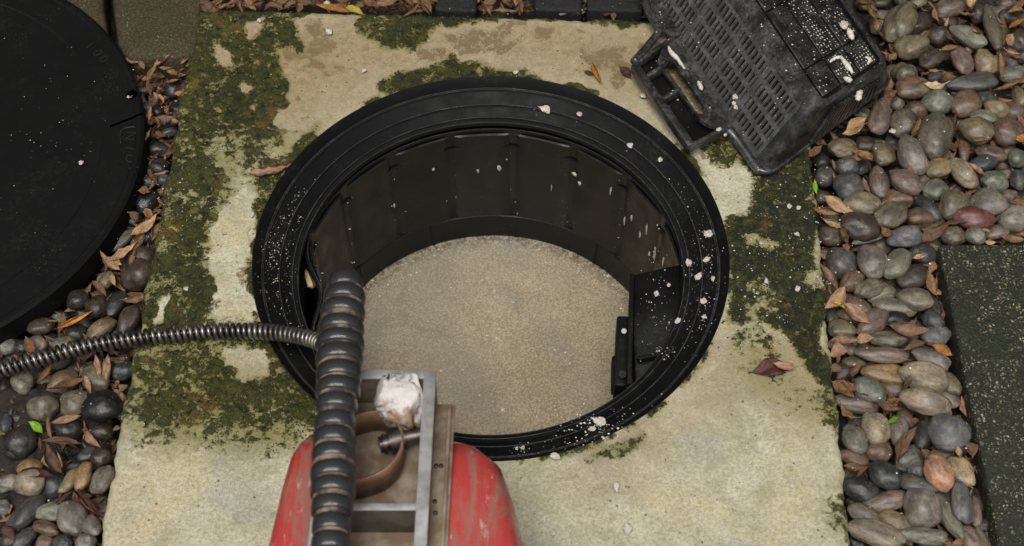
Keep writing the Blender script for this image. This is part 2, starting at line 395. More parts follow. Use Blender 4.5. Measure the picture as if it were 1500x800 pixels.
G[:,:,2] = (fz-.5)*.0016+(fz2-.5)*.002+mk[0]*.0020*(fz*1.4)
edge = np.minimum.reduce([u[None,:]*np.ones((NY,1)), (1-u)[None,:]*np.ones((NY,1)), v[:,None]*np.ones((1,NX))])
G[:,:,2] -= np.clip(1-edge/.010, 0, 1)**2*.006
ew = np.clip(1-edge/.02, 0, 1)
G[:,:,0] += ew*(samp(fbm(22, 51, 4))-.5)*.012; G[:,:,1] += ew*(samp(fbm(22, 55, 4))-.5)*.010
rr = np.hypot(G[:,:,0], G[:,:,1])
idx = np.arange(NX*NY).reshape(NY, NX)
RH = .3006
mx = np.maximum.reduce([rr[:-1,:-1], rr[1:,:-1], rr[1:,1:], rr[:-1,1:]])
keep = mx > RH+.0004
sn_ = np.where(rr < RH, RH/np.maximum(rr, 1e-6), 1.0); G[:,:,0] *= sn_; G[:,:,1] *= sn_
G[:,:,2] *= np.clip((rr-RH)/.012, .15, 1)
q = np.stack([idx[:-1,:-1], idx[1:,:-1], idx[1:,1:], idx[:-1,1:]], -1)[keep]
vs = [tuple(p) for p in G.reshape(-1, 3)]; fs = [tuple(int(i) for i in t) for t in q]
border = list(idx[:,0])+list(idx[-1,1:])+list(idx[-2::-1,-1])+list(idx[0,-2:0:-1]); border = [int(b) for b in border]
k0 = len(vs); vs += [(vs[b][0], vs[b][1], -.09) for b in border]; nb = len(border)
fs += [(border[i], k0+i, k0+(i+1) % nb, border[(i+1) % nb]) for i in range(nb)]
sm = mesh(vs, fs)
ca = sm.attributes.new('masks', 'FLOAT_COLOR', 'POINT')
data = np.zeros((len(vs), 4), np.float32)
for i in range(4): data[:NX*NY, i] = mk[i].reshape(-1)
data[k0:, 0] = .8; data[k0:, 1] = .7
ca.data.foreach_set('color', data.reshape(-1))

# moss cushions: tiny leafy tufts where the moss is dense
mossm = []
rt = np.random.RandomState(8); mf_ = mk[0]+(samp(fbm(16, 61, 4))-.5)*1.3
cand = np.argwhere((mf_ > .62) & (np.hypot(G[:,:,0], G[:,:,1]) > .303)); cand = cand[rt.permutation(len(cand))[:7500]]
mv, mfc, mcol = [], [], []
for (i, j) in cand:
    p = Vector(G[i, j])+Vector((rt.uniform(-.0016, .0016), rt.uniform(-.0016, .0016), 0)); h = rt.uniform(.0006, .0018); w = rt.uniform(.0008, .0020); a_ = rt.uniform(0, 6.28)
    k = len(mv); d = Vector((math.cos(a_), math.sin(a_), 0))*w; e_ = Vector((-math.sin(a_), math.cos(a_), 0))*w*.7; tip = p+Vector((rt.uniform(-.001, .001), rt.uniform(-.001, .001), h))
    mv += [p+d, p-d*.6+e_, p-d*.6-e_, tip]; mfc += [(k, k+1, k+3), (k+1, k+2, k+3), (k+2, k, k+3)]
    mcol += [float(mk[1][i, j])]*4
mme = mesh(mv, mfc); at_ = mme.attributes.new('dark', 'FLOAT', 'POINT'); at_.data.foreach_set('value', mcol)
mm = NT('moss'); gi = mm.n('ShaderNodeNewGeometry'); ad = mm.n('ShaderNodeAttribute', attribute_name='dark')
mc = mm.mix(gi.outputs['Random Per Island'], (.009, .015, .003), (.050, .056, .006))
mc = mm.mix(mm.ramp(mm.noise(36, 6, .75), .54, .66), mc, (.125, .112, .010))
mc = mm.mix(mm.math('MULTIPLY', mm.ramp(mm.noise(15, 5, .65), .53, .64), .8), mc, (.13, .075, .017))
mc = mm.mix(mm.ramp(mm.noise(24, 5, .7), .51, .60), mc, (.009, .012, .006))
mc = mm.mix(mm.math('MULTIPLY', ad.outputs['Fac'], .9), mc, (.009, .011, .006))
tag(obj('moss', mme, mm.done(mc, .75), None, False), kind='stuff')

m = NT('slab_concrete')
at = m.n('ShaderNodeAttribute', attribute_name='masks'); sp = m.n('ShaderNodeSeparateColor'); m.put(sp.inputs[0], at.outputs['Color'])
mo, bl, wa, st = m.math('MULTIPLY', sp.outputs[0], .84), sp.outputs[1], sp.outputs[2], at.outputs['Alpha']
nA, nB, nC, nD = m.noise(28, 6, .65, .5), m.noise(95, 6, .7, .3), m.noise(420, 4, .75), m.noise(9, 5, .6)
pale = m.mix(m.ramp(nA, .32, .7), (.40, .37, .25), (.53, .50, .375))
pale = m.mix(m.math('MULTIPLY', m.ramp(nD, .50, .66), .55), pale, (.335, .335, .29))
pale = m.mix(m.math('MULTIPLY', m.ramp(m.noise(7, 6, .7, .6), .50, .66), .6), pale, (.50, .435, .255))
nE = m.noise(230, 5, .8)
pale = m.mix(1.0, pale, m.mix(m.ramp(nE, .36, .64), (.73, .715, .685), (1.15, 1.145, 1.13)), 'MULTIPLY')
pale = m.mix(m.math('MULTIPLY', wa, .9), pale, m.mix(m.ramp(nB, .35, .65), (.20, .13, .055), (.32, .23, .115)))
# dark pin holes, fine grit, faint algae film
pale = m.mix(m.math('MULTIPLY', m.ramp(nC, .42, .28), .7), pale, (.13, .115, .08))
pale = m.mix(m.math('MULTIPLY', m.ramp(nC, .60, .72), .6), pale, (.66, .57, .46))
pale = m.mix(m.math('MULTIPLY', m.ramp(m.noise(14, 6, .7, 1.0), .50, .68), .34), pale, (.21, .205, .09))
pale = m.mix(m.math('MULTIPLY', m.ramp(m.noise(48, 6, .75, .8), .57, .68), .5), pale, (.22, .18, .095))
pit = m.math('MULTIPLY', m.ramp(m.vor(75), .13, .07), m.ramp(m.noise(19, 2), .42, .56))
pale = m.mix(m.math('MULTIPLY', pit, .7), pale, (.07, .055, .035))
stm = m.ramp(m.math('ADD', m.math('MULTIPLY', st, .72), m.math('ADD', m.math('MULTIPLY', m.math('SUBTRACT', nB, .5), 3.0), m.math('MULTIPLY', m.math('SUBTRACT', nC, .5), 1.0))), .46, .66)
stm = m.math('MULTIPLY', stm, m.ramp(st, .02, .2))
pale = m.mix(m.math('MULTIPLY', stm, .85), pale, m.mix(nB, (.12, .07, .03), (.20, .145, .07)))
mf = m.math('ADD', mo, m.math('MULTIPLY', m.math('SUBTRACT', nB, .5), 2.1))
mf = m.math('ADD', mf, m.math('MULTIPLY', m.math('SUBTRACT', nA, .5), 1.7))
mf = m.math('ADD', mf, m.math('MULTIPLY', m.math('SUBTRACT', nC, .5), .8))
mf = m.math('ADD', mf, m.math('MULTIPLY', m.math('SUBTRACT', m.noise(13, 5, .65), .5), .9))
mf = m.math('MULTIPLY', mf, m.ramp(mo, .02, .22))
film = m.ramp(mf, .16, .52); dense = m.ramp(mf, .44, .68)
green = m.mix(m.ramp(m.math('ADD', m.math('MULTIPLY', nA, .5), m.math('MULTIPLY', nB, .5)), .42, .58), (.013, .019, .004), (.058, .060, .008))
green = m.mix(m.ramp(m.noise(36, 6, .75), .54, .66), green, (.135, .118, .012))
green = m.mix(m.math('MULTIPLY', m.ramp(m.noise(15, 5, .65), .53, .64), .75), green, (.15, .085, .018))
green = m.mix(m.ramp(m.noise(70, 5, .7), .50, .62), green, (.008, .011, .005))
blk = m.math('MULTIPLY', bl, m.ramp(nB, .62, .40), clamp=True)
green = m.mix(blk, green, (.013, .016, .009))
green = m.mix(m.math('MULTIPLY', m.ramp(nC, .60, .74), .22), green, (.22, .21, .11))
soft = m.ramp(m.math('ADD', m.math('MULTIPLY', mo, 1.25), m.math('ADD', m.math('MULTIPLY', m.math('SUBTRACT', nD, .5), .7), m.math('MULTIPLY', m.math('SUBTRACT', nB, .5), .9))), .05, .62)
pale = m.mix(m.math('MULTIPLY', soft, .72), pale, m.mix(m.ramp(nA, .38, .62), (.20, .175, .05), (.21, .215, .105)))
c = m.mix(m.math('MULTIPLY', film, .82), pale, (.118, .104, .026))
c = m.mix(dense, c, green)
hgt = m.math('ADD', m.math('MULTIPLY', dense, m.math('ADD', nB, nC)), m.math('MULTIPLY', nC, .5))
hgt = m.math('SUBTRACT', hgt, m.math('MULTIPLY', pit, .6))
ro = m.math('ADD', m.ramp(nD, .35, .65, .42, .75), m.math('MULTIPLY', dense, -.08))
M_slab = m.done(c, ro, m.bump(hgt, .8, .0035), spec=.4)
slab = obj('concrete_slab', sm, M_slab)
tag(slab, 'pale square concrete slab stained with green moss around the open manhole', 'slab')

# ------------------------------------------------------------------ ground
vs, fs = [], []
for r0 in (.275, .6, 1.2, 3, 9, 30):
    vs += [(r0*math.cos(2*math.pi*i/64), r0*math.sin(2*math.pi*i/64), -.062) for i in range(64)]
for k in range(5):
    for i in range(64): fs.append((k*64+i, (k+1)*64+i, (k+1)*64+(i+1) % 64, k*64+(i+1) % 64))
tag(obj('ground', mesh(vs, fs), M_soil), kind='structure')

# ------------------------------------------------------------------ manhole
man = thing('manhole', (0, 0, 0), 'open round black plastic manhole holding murky grey-brown water', 'manhole')
def ridge(r, z, h=.0016, w=.0016): return [(r+w, z), (r+w*.4, z+h), (r-w*.4, z+h), (r-w, z)]
prof = [(.3012, -.05), (.3012, -.0005), (.3000, .0012), (.2982, -.0005), (.2895, -.0118)]+ridge(.2875, -.0138, .0014, .0013)+[(.2845, -.0152)]+ridge(.2685, -.0236, .0014, .0013)+[(.2655, -.0252), (.2560, -.0318)]+ridge(.2530, -.0318, .0014, .0013)+[(.2475, -.0325), (.2455, -.0335), (.2445, -.0350), (.2445, -.0385), (.268, -.0405), (.268, -.078), (.243, -.080)]
def zrim(r): return float(np.interp(r, [.2445, .2475, .2560, .2655, .2845, .2895, .2985, .3005], [-.0345, -.0325, -.0318, -.0252, -.0152, -.0118, -.0005, .0012]))
me = lathe(prof, 192)
flat_auto(obj('rim_flange', me, M_ring, man), 28)
M_scuff_hl = plastic('scuffed_highlight', .016, .8, .5, .25, .36, .72, (.13, .13, .125), 20)  # scuffs and dust, plus edge highlights painted in as a paler colour
for rr0, zz0, wd in ((.2895, -.0118, .0008), (.2875, -.0122, .0006), (.2685, -.0218, .0008), (.2530, -.0300, .0008), (.2462, -.0328, .0006)):
    obj('rim_ridge', lathe([(rr0+wd*math.cos(t), zz0+wd*math.sin(t)) for t in [k*math.pi/3 for k in range(6)]], 160, None, True), M_scuff_hl, man)
def lr(r, z, t):                                # liner pulled inwards on its left side, leaving a slot behind it
    d = (t-R(187)+math.pi) % (2*math.pi)-math.pi
    top = max(0, min(1, (z+.20)/.13))
    return r-.030*math.exp(-(d/R(13))**2)*top
prof = [(.2525, -.085), (.2525, -.0515), (.2518, -.0490), (.2480, -.0485), (.2470, -.0500), (.2468, -.060), (.2461, -.09), (.2453, -.12), (.2445, -.15), (.2438, -.19), (.2432, -.229), (.2422, -.2312), (.2400, -.2330), (.2345, -.28), (.2340, -.34)]
flat_auto(obj('liner', lathe(prof, 192, lr), M_wall, man), 30)
NP = 18
for k in range(NP):
    a0 = R(20*k+3.5)+.005; a1 = R(20*(k+1)+3.5)-.005
    ins, out = [], []
    vs, fs = [], []
    n = 8
    for j, (z, dr) in enumerate(((-.0560, .0006), (-.0570, -.0022), (-.07, -.0022), (-.09, -.0022), (-.12, -.0022), (-.15, -.0022), (-.19, -.0022), (-.2295, -.0022), (-.2305, .0006))):
        rb = .2468-(.0036)*((-.06-z)/.143)
        for i in range(n+1):
            t = a0+(a1-a0)*i/n
            ee = 0 if i in (0, n) else 1
            off = (i/n-.5)*2; sag = .0014*(1-off*off)
            r = lr(rb+.0015+(dr-.0018-sag)*ee, z, t)
            vs.append((r*math.cos(t), r*math.sin(t), z))
    for j in range(8):
        for i in range(n): fs.append((j*(n+1)+i, (j+1)*(n+1)+i, (j+1)*(n+1)+i+1, j*(n+1)+i+1))
    p = obj('wall_panel', mesh(vs, fs), M_wall, man)
    flat_auto(p, 25)
obj('liner_edge', lathe([(.2479+.0008*math.cos(t), -.0484+.0008*math.sin(t)) for t in [k*math.pi/3 for k in range(6)]], 160, lr, True), M_scuff_hl, man)
# seams of the step below the panels
for k in range(6):
    t = R(97+30*k-75); b = beam((.2388*math.cos(t), .2388*math.sin(t), -.2345), (.2335*math.cos(t), .2335*math.sin(t), -.28), .003, .002, Vector((-math.cos(t), -math.sin(t), 0)))
    obj('seam_rib', mesh(*b), M_wall, man, False)
# baffle holder on the right of the shaft
b = MB()
zt, zb = -.052, -.21
A, B_, C_, D_ = W(924,402,zt), W(1000,385,zt), W(1003,520,zt), W(930,560,zt-.02)
b.add(hexa([A+Vector((0,0,-.16)), B_+Vector((0,0,-.16)), C_+Vector((0,0,-.16)), D_+Vector((0,0,-.14))], [A, B_, C_, D_]))
flat_auto(obj('baffle_bracket', bevel(fixn(b.mesh()), .004), M_wall, man))
b = MB(); p, q_ = W(926,400,zt+.006), W(922,562,zt-.01)
b.add(beam(p, q_, .006, .012))
flat_auto(obj('bracket_lip', bevel(fixn(b.mesh()), .0015), M_ring, man))
bl_ = MB(); bl_.add(beam(W(934,524,zt+.003), W(996,512,zt+.003), .005, .010)); bl_.add(beam(W(996,512,zt+.003), W(1000,392,zt+.003), .004, .010))
flat_auto(obj('bracket_rib', bevel(fixn(bl_.mesh()), .0012), M_ring, man))
v_, f_ = tube([W(912,548,-.074), W(912,548,-.068)], .005, 14)
flat_auto(obj('bracket_pin', mesh(v_, f_), M_ring, man))
clip = MB()
clip.add(beam(W(913,462,-.075), W(909,565,-.085), .016, .05))
clip.add(beam(W(903,520,-.10), W(903,566,-.105), .012, .03))
clipo = flat_auto(obj('baffle_clip', bevel(fixn(clip.mesh()), .003), M_ring, man))
v_, f_ = tube([W(914,485,-.0752), W(914,485,-.0725)], .0034, 16)
flat_auto(obj('screw', mesh(v_, f_), M_white, clipo))
# pocket below the bracket
vs = [(0, 0, -.274)]; n = 96
for j in range(1, 13):
    for i in range(n):
        r = .2362*j/12; t = 2*math.pi*i/n; vs.append((r*math.cos(t), r*math.sin(t), -.274+.0006*mnoise.noise(Vector((r*math.cos(t)*25, r*math.sin(t)*25, 0)))))
fs = [(0, 1+i, 1+(i+1) % n) for i in range(n)]
for j in range(11):
    for i in range(n): fs.append((1+j*n+i, 1+(j+1)*n+i, 1+(j+1)*n+(i+1) % n, 1+j*n+(i+1) % n))
tag(obj('water', mesh(vs, fs), M_water), kind='structure')
fm = MB(); rf = random.Random(77)
for _ in range(5200):
    t = rf.uniform(0, 2*math.pi); r = .2345*(1-abs(rf.gauss(0, .10))) if rf.random() < .45 else .234*math.sqrt(rf.random())
    x, y = r*math.cos(t), r*math.sin(t)
    if rf.random() < .6 and mnoise.noise(Vector((x*22, y*22, 3))) < .05 and r < .2: continue
    q = rf.uniform(.0003, .0008) if rf.random() < .93 else rf.uniform(.0009, .0019); a_ = rf.uniform(0, 6.28); e_ = rf.uniform(.5, 1)
    pts = [(x+q*math.cos(a_+k*1.257)*(e_ if k % 2 else 1), y+q*math.sin(a_+k*1.257)*(1 if k % 2 else e_), -.2735) for k in range(5)]
    k0_ = len(fm.v); fm.v += pts+[(x, y, -.2735+q*.7)]; fm.f += [(k0_+k, k0_+(k+1) % 5, k0_+5) for k in range(5)]
m = NT('froth'); gi = m.n('ShaderNodeNewGeometry')
tag(obj('froth', fm.mesh(), m.done(m.mix(gi.outputs['Random Per Island'], (.21, .175, .115), (.56, .51, .42)), .35)), kind='stuff')
# wedge of foam in the slot
o = obj('foam_fragment', lump(5, 3, .5), None); m = NT('yellow_foam'); o.data.materials.append(m.done(m.mix(m.noise(2, 4), (.30, .2, .09), (.5, .38, .2)), .7))
o.location = W(455, 408, -.075); o.scale = (.010, .020, .012); o.rotation_euler = (0, .3, .3)
tag(o, 'yellowish broken scrap wedged in the dark slot left of the manhole wall', 'scrap')

# ------------------------------------------------------------------ lid on the left
lid = thing('manhole_cover', (-.805, .1555, 0), 'round black plastic manhole cover lying on the pebbles left of the slab', 'cover')
lid.rotation_euler = (0, R(0.6), 0)
LR = .347
prof = [(0.0001, .012), (.18, .0125), (LR-.055, .013), (LR-.053, .0142), (LR-.012, .0145), (LR-.010, .0160), (LR-.004, .0160), (LR, .013), (LR+.001, -.018), (LR-.01, -.022), (.0001, -.022)]
me = lathe(prof, 160)
plate = obj('lid_plate', me, M_lid, lid); flat_auto(plate, 25)
def cutter(vf):
    c = obj('cutter', mesh(*vf), None, None, False); fixn(c.data); return c
LC = lid.location
g0, g1 = W(160,183,.0145), W(212,163,.0145)
cut = [beam(g0+Vector((0,0,.004))-LC, g1+Vector((0,0,.004))-LC, .0035, .012)]
hc = W(191,140,.01)-LC
cut.append(tube([hc+Vector((.002,0,-.05)), hc+Vector((.002,0,.05))], .008, 20))
for vf in cut:
    c = cutter(vf); c.parent = lid
    md = plate.modifiers.new('b', 'BOOLEAN'); md.operation = 'DIFFERENCE'; md.object = c; md.solver = 'EXACT'
    bpy.context.view_layer.update()
    ev = plate.evaluated_get(bpy.context.evaluated_depsgraph_get()); nm = bpy.data.meshes.new_from_object(ev)
    plate.modifiers.clear(); plate.data = nm; bpy.data.objects.remove(c)
flat_auto(plate, 25)
m = NT('lid_letter'); M_letter = m.done((.013, .013, .013), .45)
def letters(txt, px, py, size, ang, name):
    cu = bpy.data.curves.new('t', 'FONT'); cu.body = txt; cu.size = size; cu.extrude = .0007; cu.align_x = 'CENTER'; cu.align_y = 'CENTER'; cu.offset = -.0003
    o = bpy.data.objects.new('t', cu); COL.objects.link(o); bpy.context.view_layer.update()
    me = bpy.data.meshes.new_from_object(o.evaluated_get(bpy.context.evaluated_depsgraph_get())); bpy.data.objects.remove(o)
    k = obj(name, me, M_letter, lid, False); p = W(px, py, .0150)-LC; k.location = (p.x, p.y, .0150); k.rotation_euler = (0, 0, ang)
for ch, x, y, an in (('1',131,65,-42),('0',142,76,-47),('0',151,85,-52),('N',190,197,-94),('I',190,215,-97),('D',190,230,-101),('V',193,245,-106)):
    letters(ch, x, y, .020, R(an), 'letter')
ringv = smooth_path([W(176,207,.0148)-LC, W(176,190,.0148)-LC, W(188,184,.0148)-LC, W(200,186,.0148)-LC, W(204,200,.0148)-LC], 24)
obj('letter_frame', mesh(*tube(ringv, .0008, 6)), M_letter, lid)

# ------------------------------------------------------------------ paving around
def stone_block(name, pts, z, th, mat, label, bev=.008, group=None):
    top = [W(x, y, z) for x, y in pts]; bot = [p-Vector((0, 0, th)) for p in top]
    o = obj(name, bevel(fixn(mesh(*hexa(bot, top))), bev, 3), mat); flat_auto(o, 60)
    bm = bmesh.new(); bm.from_mesh(o.data); bmesh.ops.subdivide_edges(bm, edges=bm.edges, cuts=1); 
    for v in bm.verts: v.co += Vector((mnoise.noise(v.co*70), mnoise.noise(v.co*70+Vector((5,5,5))), mnoise.noise(v.co*60+Vector((9,1,3)))))*.0016
    bm.to_mesh(o.data); bm.free()
    return tag(o, label, 'paving stone', group)
stone_block('paving_stone', [(1374,357),(1640,356),(1760,960),(1497,960)], -.004, .07, M_paver, 'dark rough aggregate paving stone at the right edge beyond the pebbles', .005)
stone_block('paving_stone', [(156,-60),(303,-60),(289,70),(277,82),(185,86),(172,66)], .004, .07, M_block, 'mossy brown concrete paving stone between lid and slab corner', .010)
stone_block('paving_stone', [(-40,-60),(150,-60),(151,10),(160,60),(120,60),(60,20)], .000, .07, M_block, 'mossy paving stone partly under the black lid, left of another', .008)
for x0, x1, lab in ((636,698,'left of three dark blocks along the slab far edge'),(782,853,'middle one of three dark blocks behind the slab'),(860,942,'right one of three dark blocks, beside the crate')):
    stone_block('edging_block', [(x0,-70),(x1+3,-70),(x1,17),(x0,14)], -.004, .06, M_tile, lab, .005)

# unseen wall, added beyond the slab to block sky light from its far side
b = MB(); b.add(hexa([Vector(p) for p in ((-1.9,.60,-.06),(1.5,.66,-.06),(1.5,.86,-.06),(-1.9,.80,-.06))], [Vector(p) for p in ((-1.9,.60,1.5),(1.5,.66,1.5),(1.5,.86,1.5),(-1.9,.80,1.5))]))
tag(flat_auto(obj('unseen_shade_wall', bevel(fixn(b.mesh()), .01), M_block)), 'unseen dark wall added behind the edging blocks to shade the slab', 'wall')
# ------------------------------------------------------------------ crate
CZ = .09
cr = thing('crate', W(1150, 120, 0), 'black slotted plastic crate tipped upside down across slab corner and pebbles', 'crate')
LV = Vector((-92, -136))*1.9
def P3(x, y, z): return W(x, y, z)
def loop(near, right, zl, zr, rad, nc=7, ns=14):
    n_, r_ = Vector(near), Vector(right); c = [n_+LV, n_, r_, r_+LV*.98]; zz = [zl, zl, zr, zr]
    p = [P3(c[i].x, c[i].y, zz[i]) for i in range(4)]; sides, cor = [], []
    for i in range(4):
        a_, b_, d_ = p[i-1], p[i], p[(i+1) % 4]
        k0 = b_+(a_-b_).normalized()*rad; k1 = b_+(d_-b_).normalized()*rad
        cor.append([k0*(1-t)**2+b_*2*t*(1-t)+k1*t*t for t in [j/(nc-1) for j in range(nc)]])
    for i in range(4):
        s0, s1 = cor[i][-1], cor[(i+1) % 4][0]
        sides.append([s0.lerp(s1, j/(ns-1)) for j in range(ns)])
    return sides, cor                          # side i runs from corner i to corner i+1; side 0 = left wall, 1 = near end
Tl = loop((1206,148),(1292,90), .105, .056, .012)
S0 = loop((1198,163),(1301,92), .104, .053, .020)
S1 = loop((1184,174),(1305,103), .094, .043, .022)
R0 = loop((1118,262),(1310,117), .012, .016, .030)
def ring_of(lp):
    out = []
    for i in range(4): out += lp[1][i]+lp[0][i][1:-1]
    return out
def loft(loops, mb, skip=None):
    rs = [ring_of(l) for l in loops]; n = len(rs[0]); k = len(mb.v)
    for r_ in rs: mb.v += r_
    for j in range(len(rs)-1):
        for i in range(n):
            if skip and skip(i): continue
            q_ = (i+1) % n; mb.f.append((k+j*n+i, k+j*n+q_, k+(j+1)*n+q_, k+(j+1)*n+i))
mb = MB(); loft([Tl, S0, S1], mb)
tp = ring_of(Tl); k = len(mb.v); TPN = True; mb.v += [p+Vector((0, 0, -.003)) for p in tp]; mb.f.append(tuple(range(k, k+len(tp))))
n = len(tp); mb.f += [(i, (i+1) % n, k+(i+1) % n, k+i) for i in range(n)]
def solid(me, th):
    bm = bmesh.new(); bm.from_mesh(me); bmesh.ops.remove_doubles(bm, verts=bm.verts, dist=1e-5); bmesh.ops.recalc_face_normals(bm, faces=bm.faces)
    bm.to_mesh(me); bm.free(); return me
cb = flat_auto(obj('crate_base', solid(mb.mesh(cr), 0), M_crate, cr), 40)
cb.data.materials.append(M_black); max(cb.data.polygons, key=lambda p_: len(p_.vertices)).material_index = 1
# corners + plain sides of the wall; side 0 and side 1 are slotted
per = 7+12
mb = MB(); loft([S1, R0], mb, lambda i: (i // per == 0 and 6 <= i % per) or (i // per == 1 and 6 <= i % per and False))
wallme = solid(mb.mesh(cr), 0)
flat_auto(obj('crate_wall', wallme, M_crate, cr), 40)
def patch(side, l0, l1):
    a0, a1 = l0[0][side][0], l0[0][side][-1]; b0, b1 = l1[0][side][0], l1[0][side][-1]
    def q_(u, v): return a0.lerp(a1, u).lerp(b0.lerp(b1, u), v)
    nrm = (a1-a0).cross(b0-a0).normalized(); cen = sum((a0, a1, b0, b1), Vector())/4
    if nrm.dot(cen-(W(1180,40,.05))) < 0: nrm = -nrm
    return q_, nrm
def cell(q_, nrm, u0, u1, v0, v1, th):
    top = [q_(u0,v0), q_(u1,v0), q_(u1,v1), q_(u0,v1)]
    return hexa([p-nrm*th for p in top], top)
q_, nrm = patch(0, S1, R0)
mb = MB(); rows = [(.05,.20),(.265,.42),(.485,.64),(.705,.85)]
NSL = 32
cuts = [0]+[x for r_ in rows for x in r_]+[1]
for i in range(0, len(cuts)-1, 2): mb.add(cell(q_, nrm, 0, 1, cuts[i], cuts[i+1], .004))
for j, (v0, v1) in enumerate(rows):
    for i in range(NSL):
        if i % 8 == 7: u0, u1 = i/NSL+.3/NSL, (i+1)/NSL+.25/NSL
        else: u0, u1 = (i+.58)/NSL, (i+1)/NSL+.05/NSL
        mb.add(cell(q_, nrm, u0, min(u1, 1), v0+.001, v1-.001, .0038))
    mb.add(cell(q_, nrm, 0, .35/NSL, v0, v1, .004))
so = obj('slotted_wall', fixn(mb.mesh(cr)), M_slots, cr, False); so['kind'] = 'stuff'
mb = MB(); mb.add(cell(lambda u, v: q_(u, v)-nrm*.011, nrm, 0, 1, .02, .9, .002))
obj('slot_shade', fixn(mb.mesh(cr)), M_black, cr, False)  # black sheet added behind the slots, painting the shade in their gaps
# slots of the near end: proud fins with dark gaps between them
q1, n1 = patch(1, S1, R0)
mb = MB(); mb2 = MB()
for i in range(13):
    u0 = .24+.72*i/13; hh = .82
    mb.add(cell(lambda u, v: q1(u, v)+n1*.0042, n1, u0, u0+.030, .06, hh, .0045))
o = obj('end_fins', fixn(mb.mesh(cr)), M_crate, cr, False); o['kind'] = 'stuff'
mb2.add(cell(lambda u, v: q1(u, v)+n1*.0008, n1, .235, .965, .05, .83, .001))
obj('end_slots', fixn(mb2.mesh(cr)), M_black, cr, False)
# base panels with perforations
c0, c1, c2, c3 = Tl[0][0][0], Tl[0][0][-1], Tl[0][2][0], Tl[0][2][-1]
c1 = P3(1206,146,.105); c2 = P3(1291,91,.056); c0 = c1+(Tl[0][0][0]-Tl[0][0][-1])*1.08; c3 = c2+(c0-c1)
def pq(u, v): return c1.lerp(c2, u).lerp(c0.lerp(c3, u), v)
pn = (c2-c1).cross(c0-c1).normalized(); pn = pn if pn.z > 0 else -pn
ucut = [.015, .335, .665, .985]; vcut = [.01, .155, .47, .62, .93]
white_amt = {(1,0): .8, (2,0): .9, (1,1): .75, (2,1): .45, (0,0): .12, (0,1): .05, (1,2): .15}
dots = MB(); holes = MB(); rng2 = random.Random(5)
def disc(c, r, h):
    ax = (c2-c1).normalized(); ay = pn.cross(ax)
    b_ = [c+ax*(r*math.cos(t))+ay*(r*math.sin(t)) for t in [k*math.pi/3 for k in range(6)]]
    return hexa(b_, [p*.35+c*.65+pn*h for p in b_])
for j in range(4):
    for i in range(3):
        u0, u1, v0, v1 = ucut[i]+.014, ucut[i+1]-.014, vcut[j]+.005, vcut[j+1]-.005
        me = bevel(fixn(mesh(*[(local(x[0], cr), x[1]) for x in [cell(lambda u, v: pq(u, v)-pn*.0003, pn, u0, u1, v0, v1, .0025)]][0])), .0006, 1)
        flat_auto(obj('base_panel', me, M_crate, cr), 40)
        nu, nv = 7, max(5, int((v1-v0)*60))
        wa_ = white_amt.get((i, j), .04)
        for a_ in range(nu):
            for b_ in range(nv):
                p = pq(u0+(u1-u0)*(a_+.8+rng2.uniform(-.1, .1))/(nu+.6), v0+(v1-v0)*(b_+.8+rng2.uniform(-.1, .1))/(nv+.6))
                if rng2.random() < wa_*(.65+1.5*mnoise.noise(Vector((a_*.5+i*9, b_*.3+j*7, 1)))+(.25 if b_ < nv*.6 else -.2)): dots.add(disc(p-pn*.0003, .0011*rng2.uniform(.45, 1.45), .0006))
                else: holes.add(disc(p-pn*.0003, .0010, .0002))
o = obj('perforation', holes.mesh(cr), M_black, cr, False); o['kind'] = 'stuff'
o = obj('clogged_perforation', dots.mesh(cr), M_grease, cr, False); o['kind'] = 'stuff'
# rolled rim lip
lipp = smooth_path([P3(1066,190,.026), P3(1080,206,.020)]+[p for p in R0[1][1][1:]]+R0[0][1][2::3]+R0[1][2][1:5:2], 80)
obj('rim_lip', mesh(*[(local(x[0], cr), x[1]) for x in [tube(lipp, lambda t: .0075-.0045*min(1, t*1.9), 12)]][0]), M_crate, cr)
# handle: plate with a hand hole, outer grip bar, end arms and a cross rib
N = 48
def resample(pts, n_):
    P = [Vector(p) for p in pts]; L = [0]
    for i in range(len(P)): L.append(L[-1]+(P[(i+1) % len(P)]-P[i]).length)
    out = []; j = 0
    for k_ in range(n_):
        s = L[-1]*k_/n_
        while L[j+1] < s: j += 1
        out.append(P[j].lerp(P[(j+1) % len(P)], (s-L[j])/(L[j+1]-L[j])))
    return out
def stadium(a_, b_, r_):
    a_, b_ = Vector(a_), Vector(b_); d = (b_-a_).normalized(); s = Vector((-d.y, d.x)); t0 = math.atan2(s.y, s.x)
    out = [a_+Vector((math.cos(t0+t), math.sin(t0+t)))*r_ for t in [math.pi*i/11 for i in range(12)]]
    out += [b_+Vector((math.cos(t0+math.pi+t), math.sin(t0+math.pi+t)))*r_ for t in [math.pi*i/11 for i in range(12)]]
    return out
outer = resample([(972,66),(985,52),(1062,172),(1066,188),(1040,184),(1028,178),(962,92)], N)
inner = resample(stadium((983,98),(1026,160),7), N)
def align(o_, i_):
    best = min(((sum((o_[k_]-i_[d*k_+s if d > 0 else (s-k_)]).length if False else 0 for k_ in range(1)), 0) for s in (0,) for d in (1,)))
    bs, bd, bv = 0, 1, 1e9
    for d in (1, -1):
        for s in range(N):
            vv = sum((o_[k_]-i_[(s+d*k_) % N]).length for k_ in range(0, N, 3))
            if vv < bv: bs, bd, bv = s, d, vv
    return [i_[(bs+bd*k_) % N] for k_ in range(N)]
inner = align(outer, inner)
lev = [[P3(p.x, p.y, .030) for p in outer], [P3(p.x, p.y, .030) for p in inner], [P3(p.x, p.y, .030)-Vector((0,0,.006)) for p in inner], [P3(p.x, p.y, .030)-Vector((0,0,.006)) for p in outer]]
vs = local(sum(lev, []), cr); fs = []
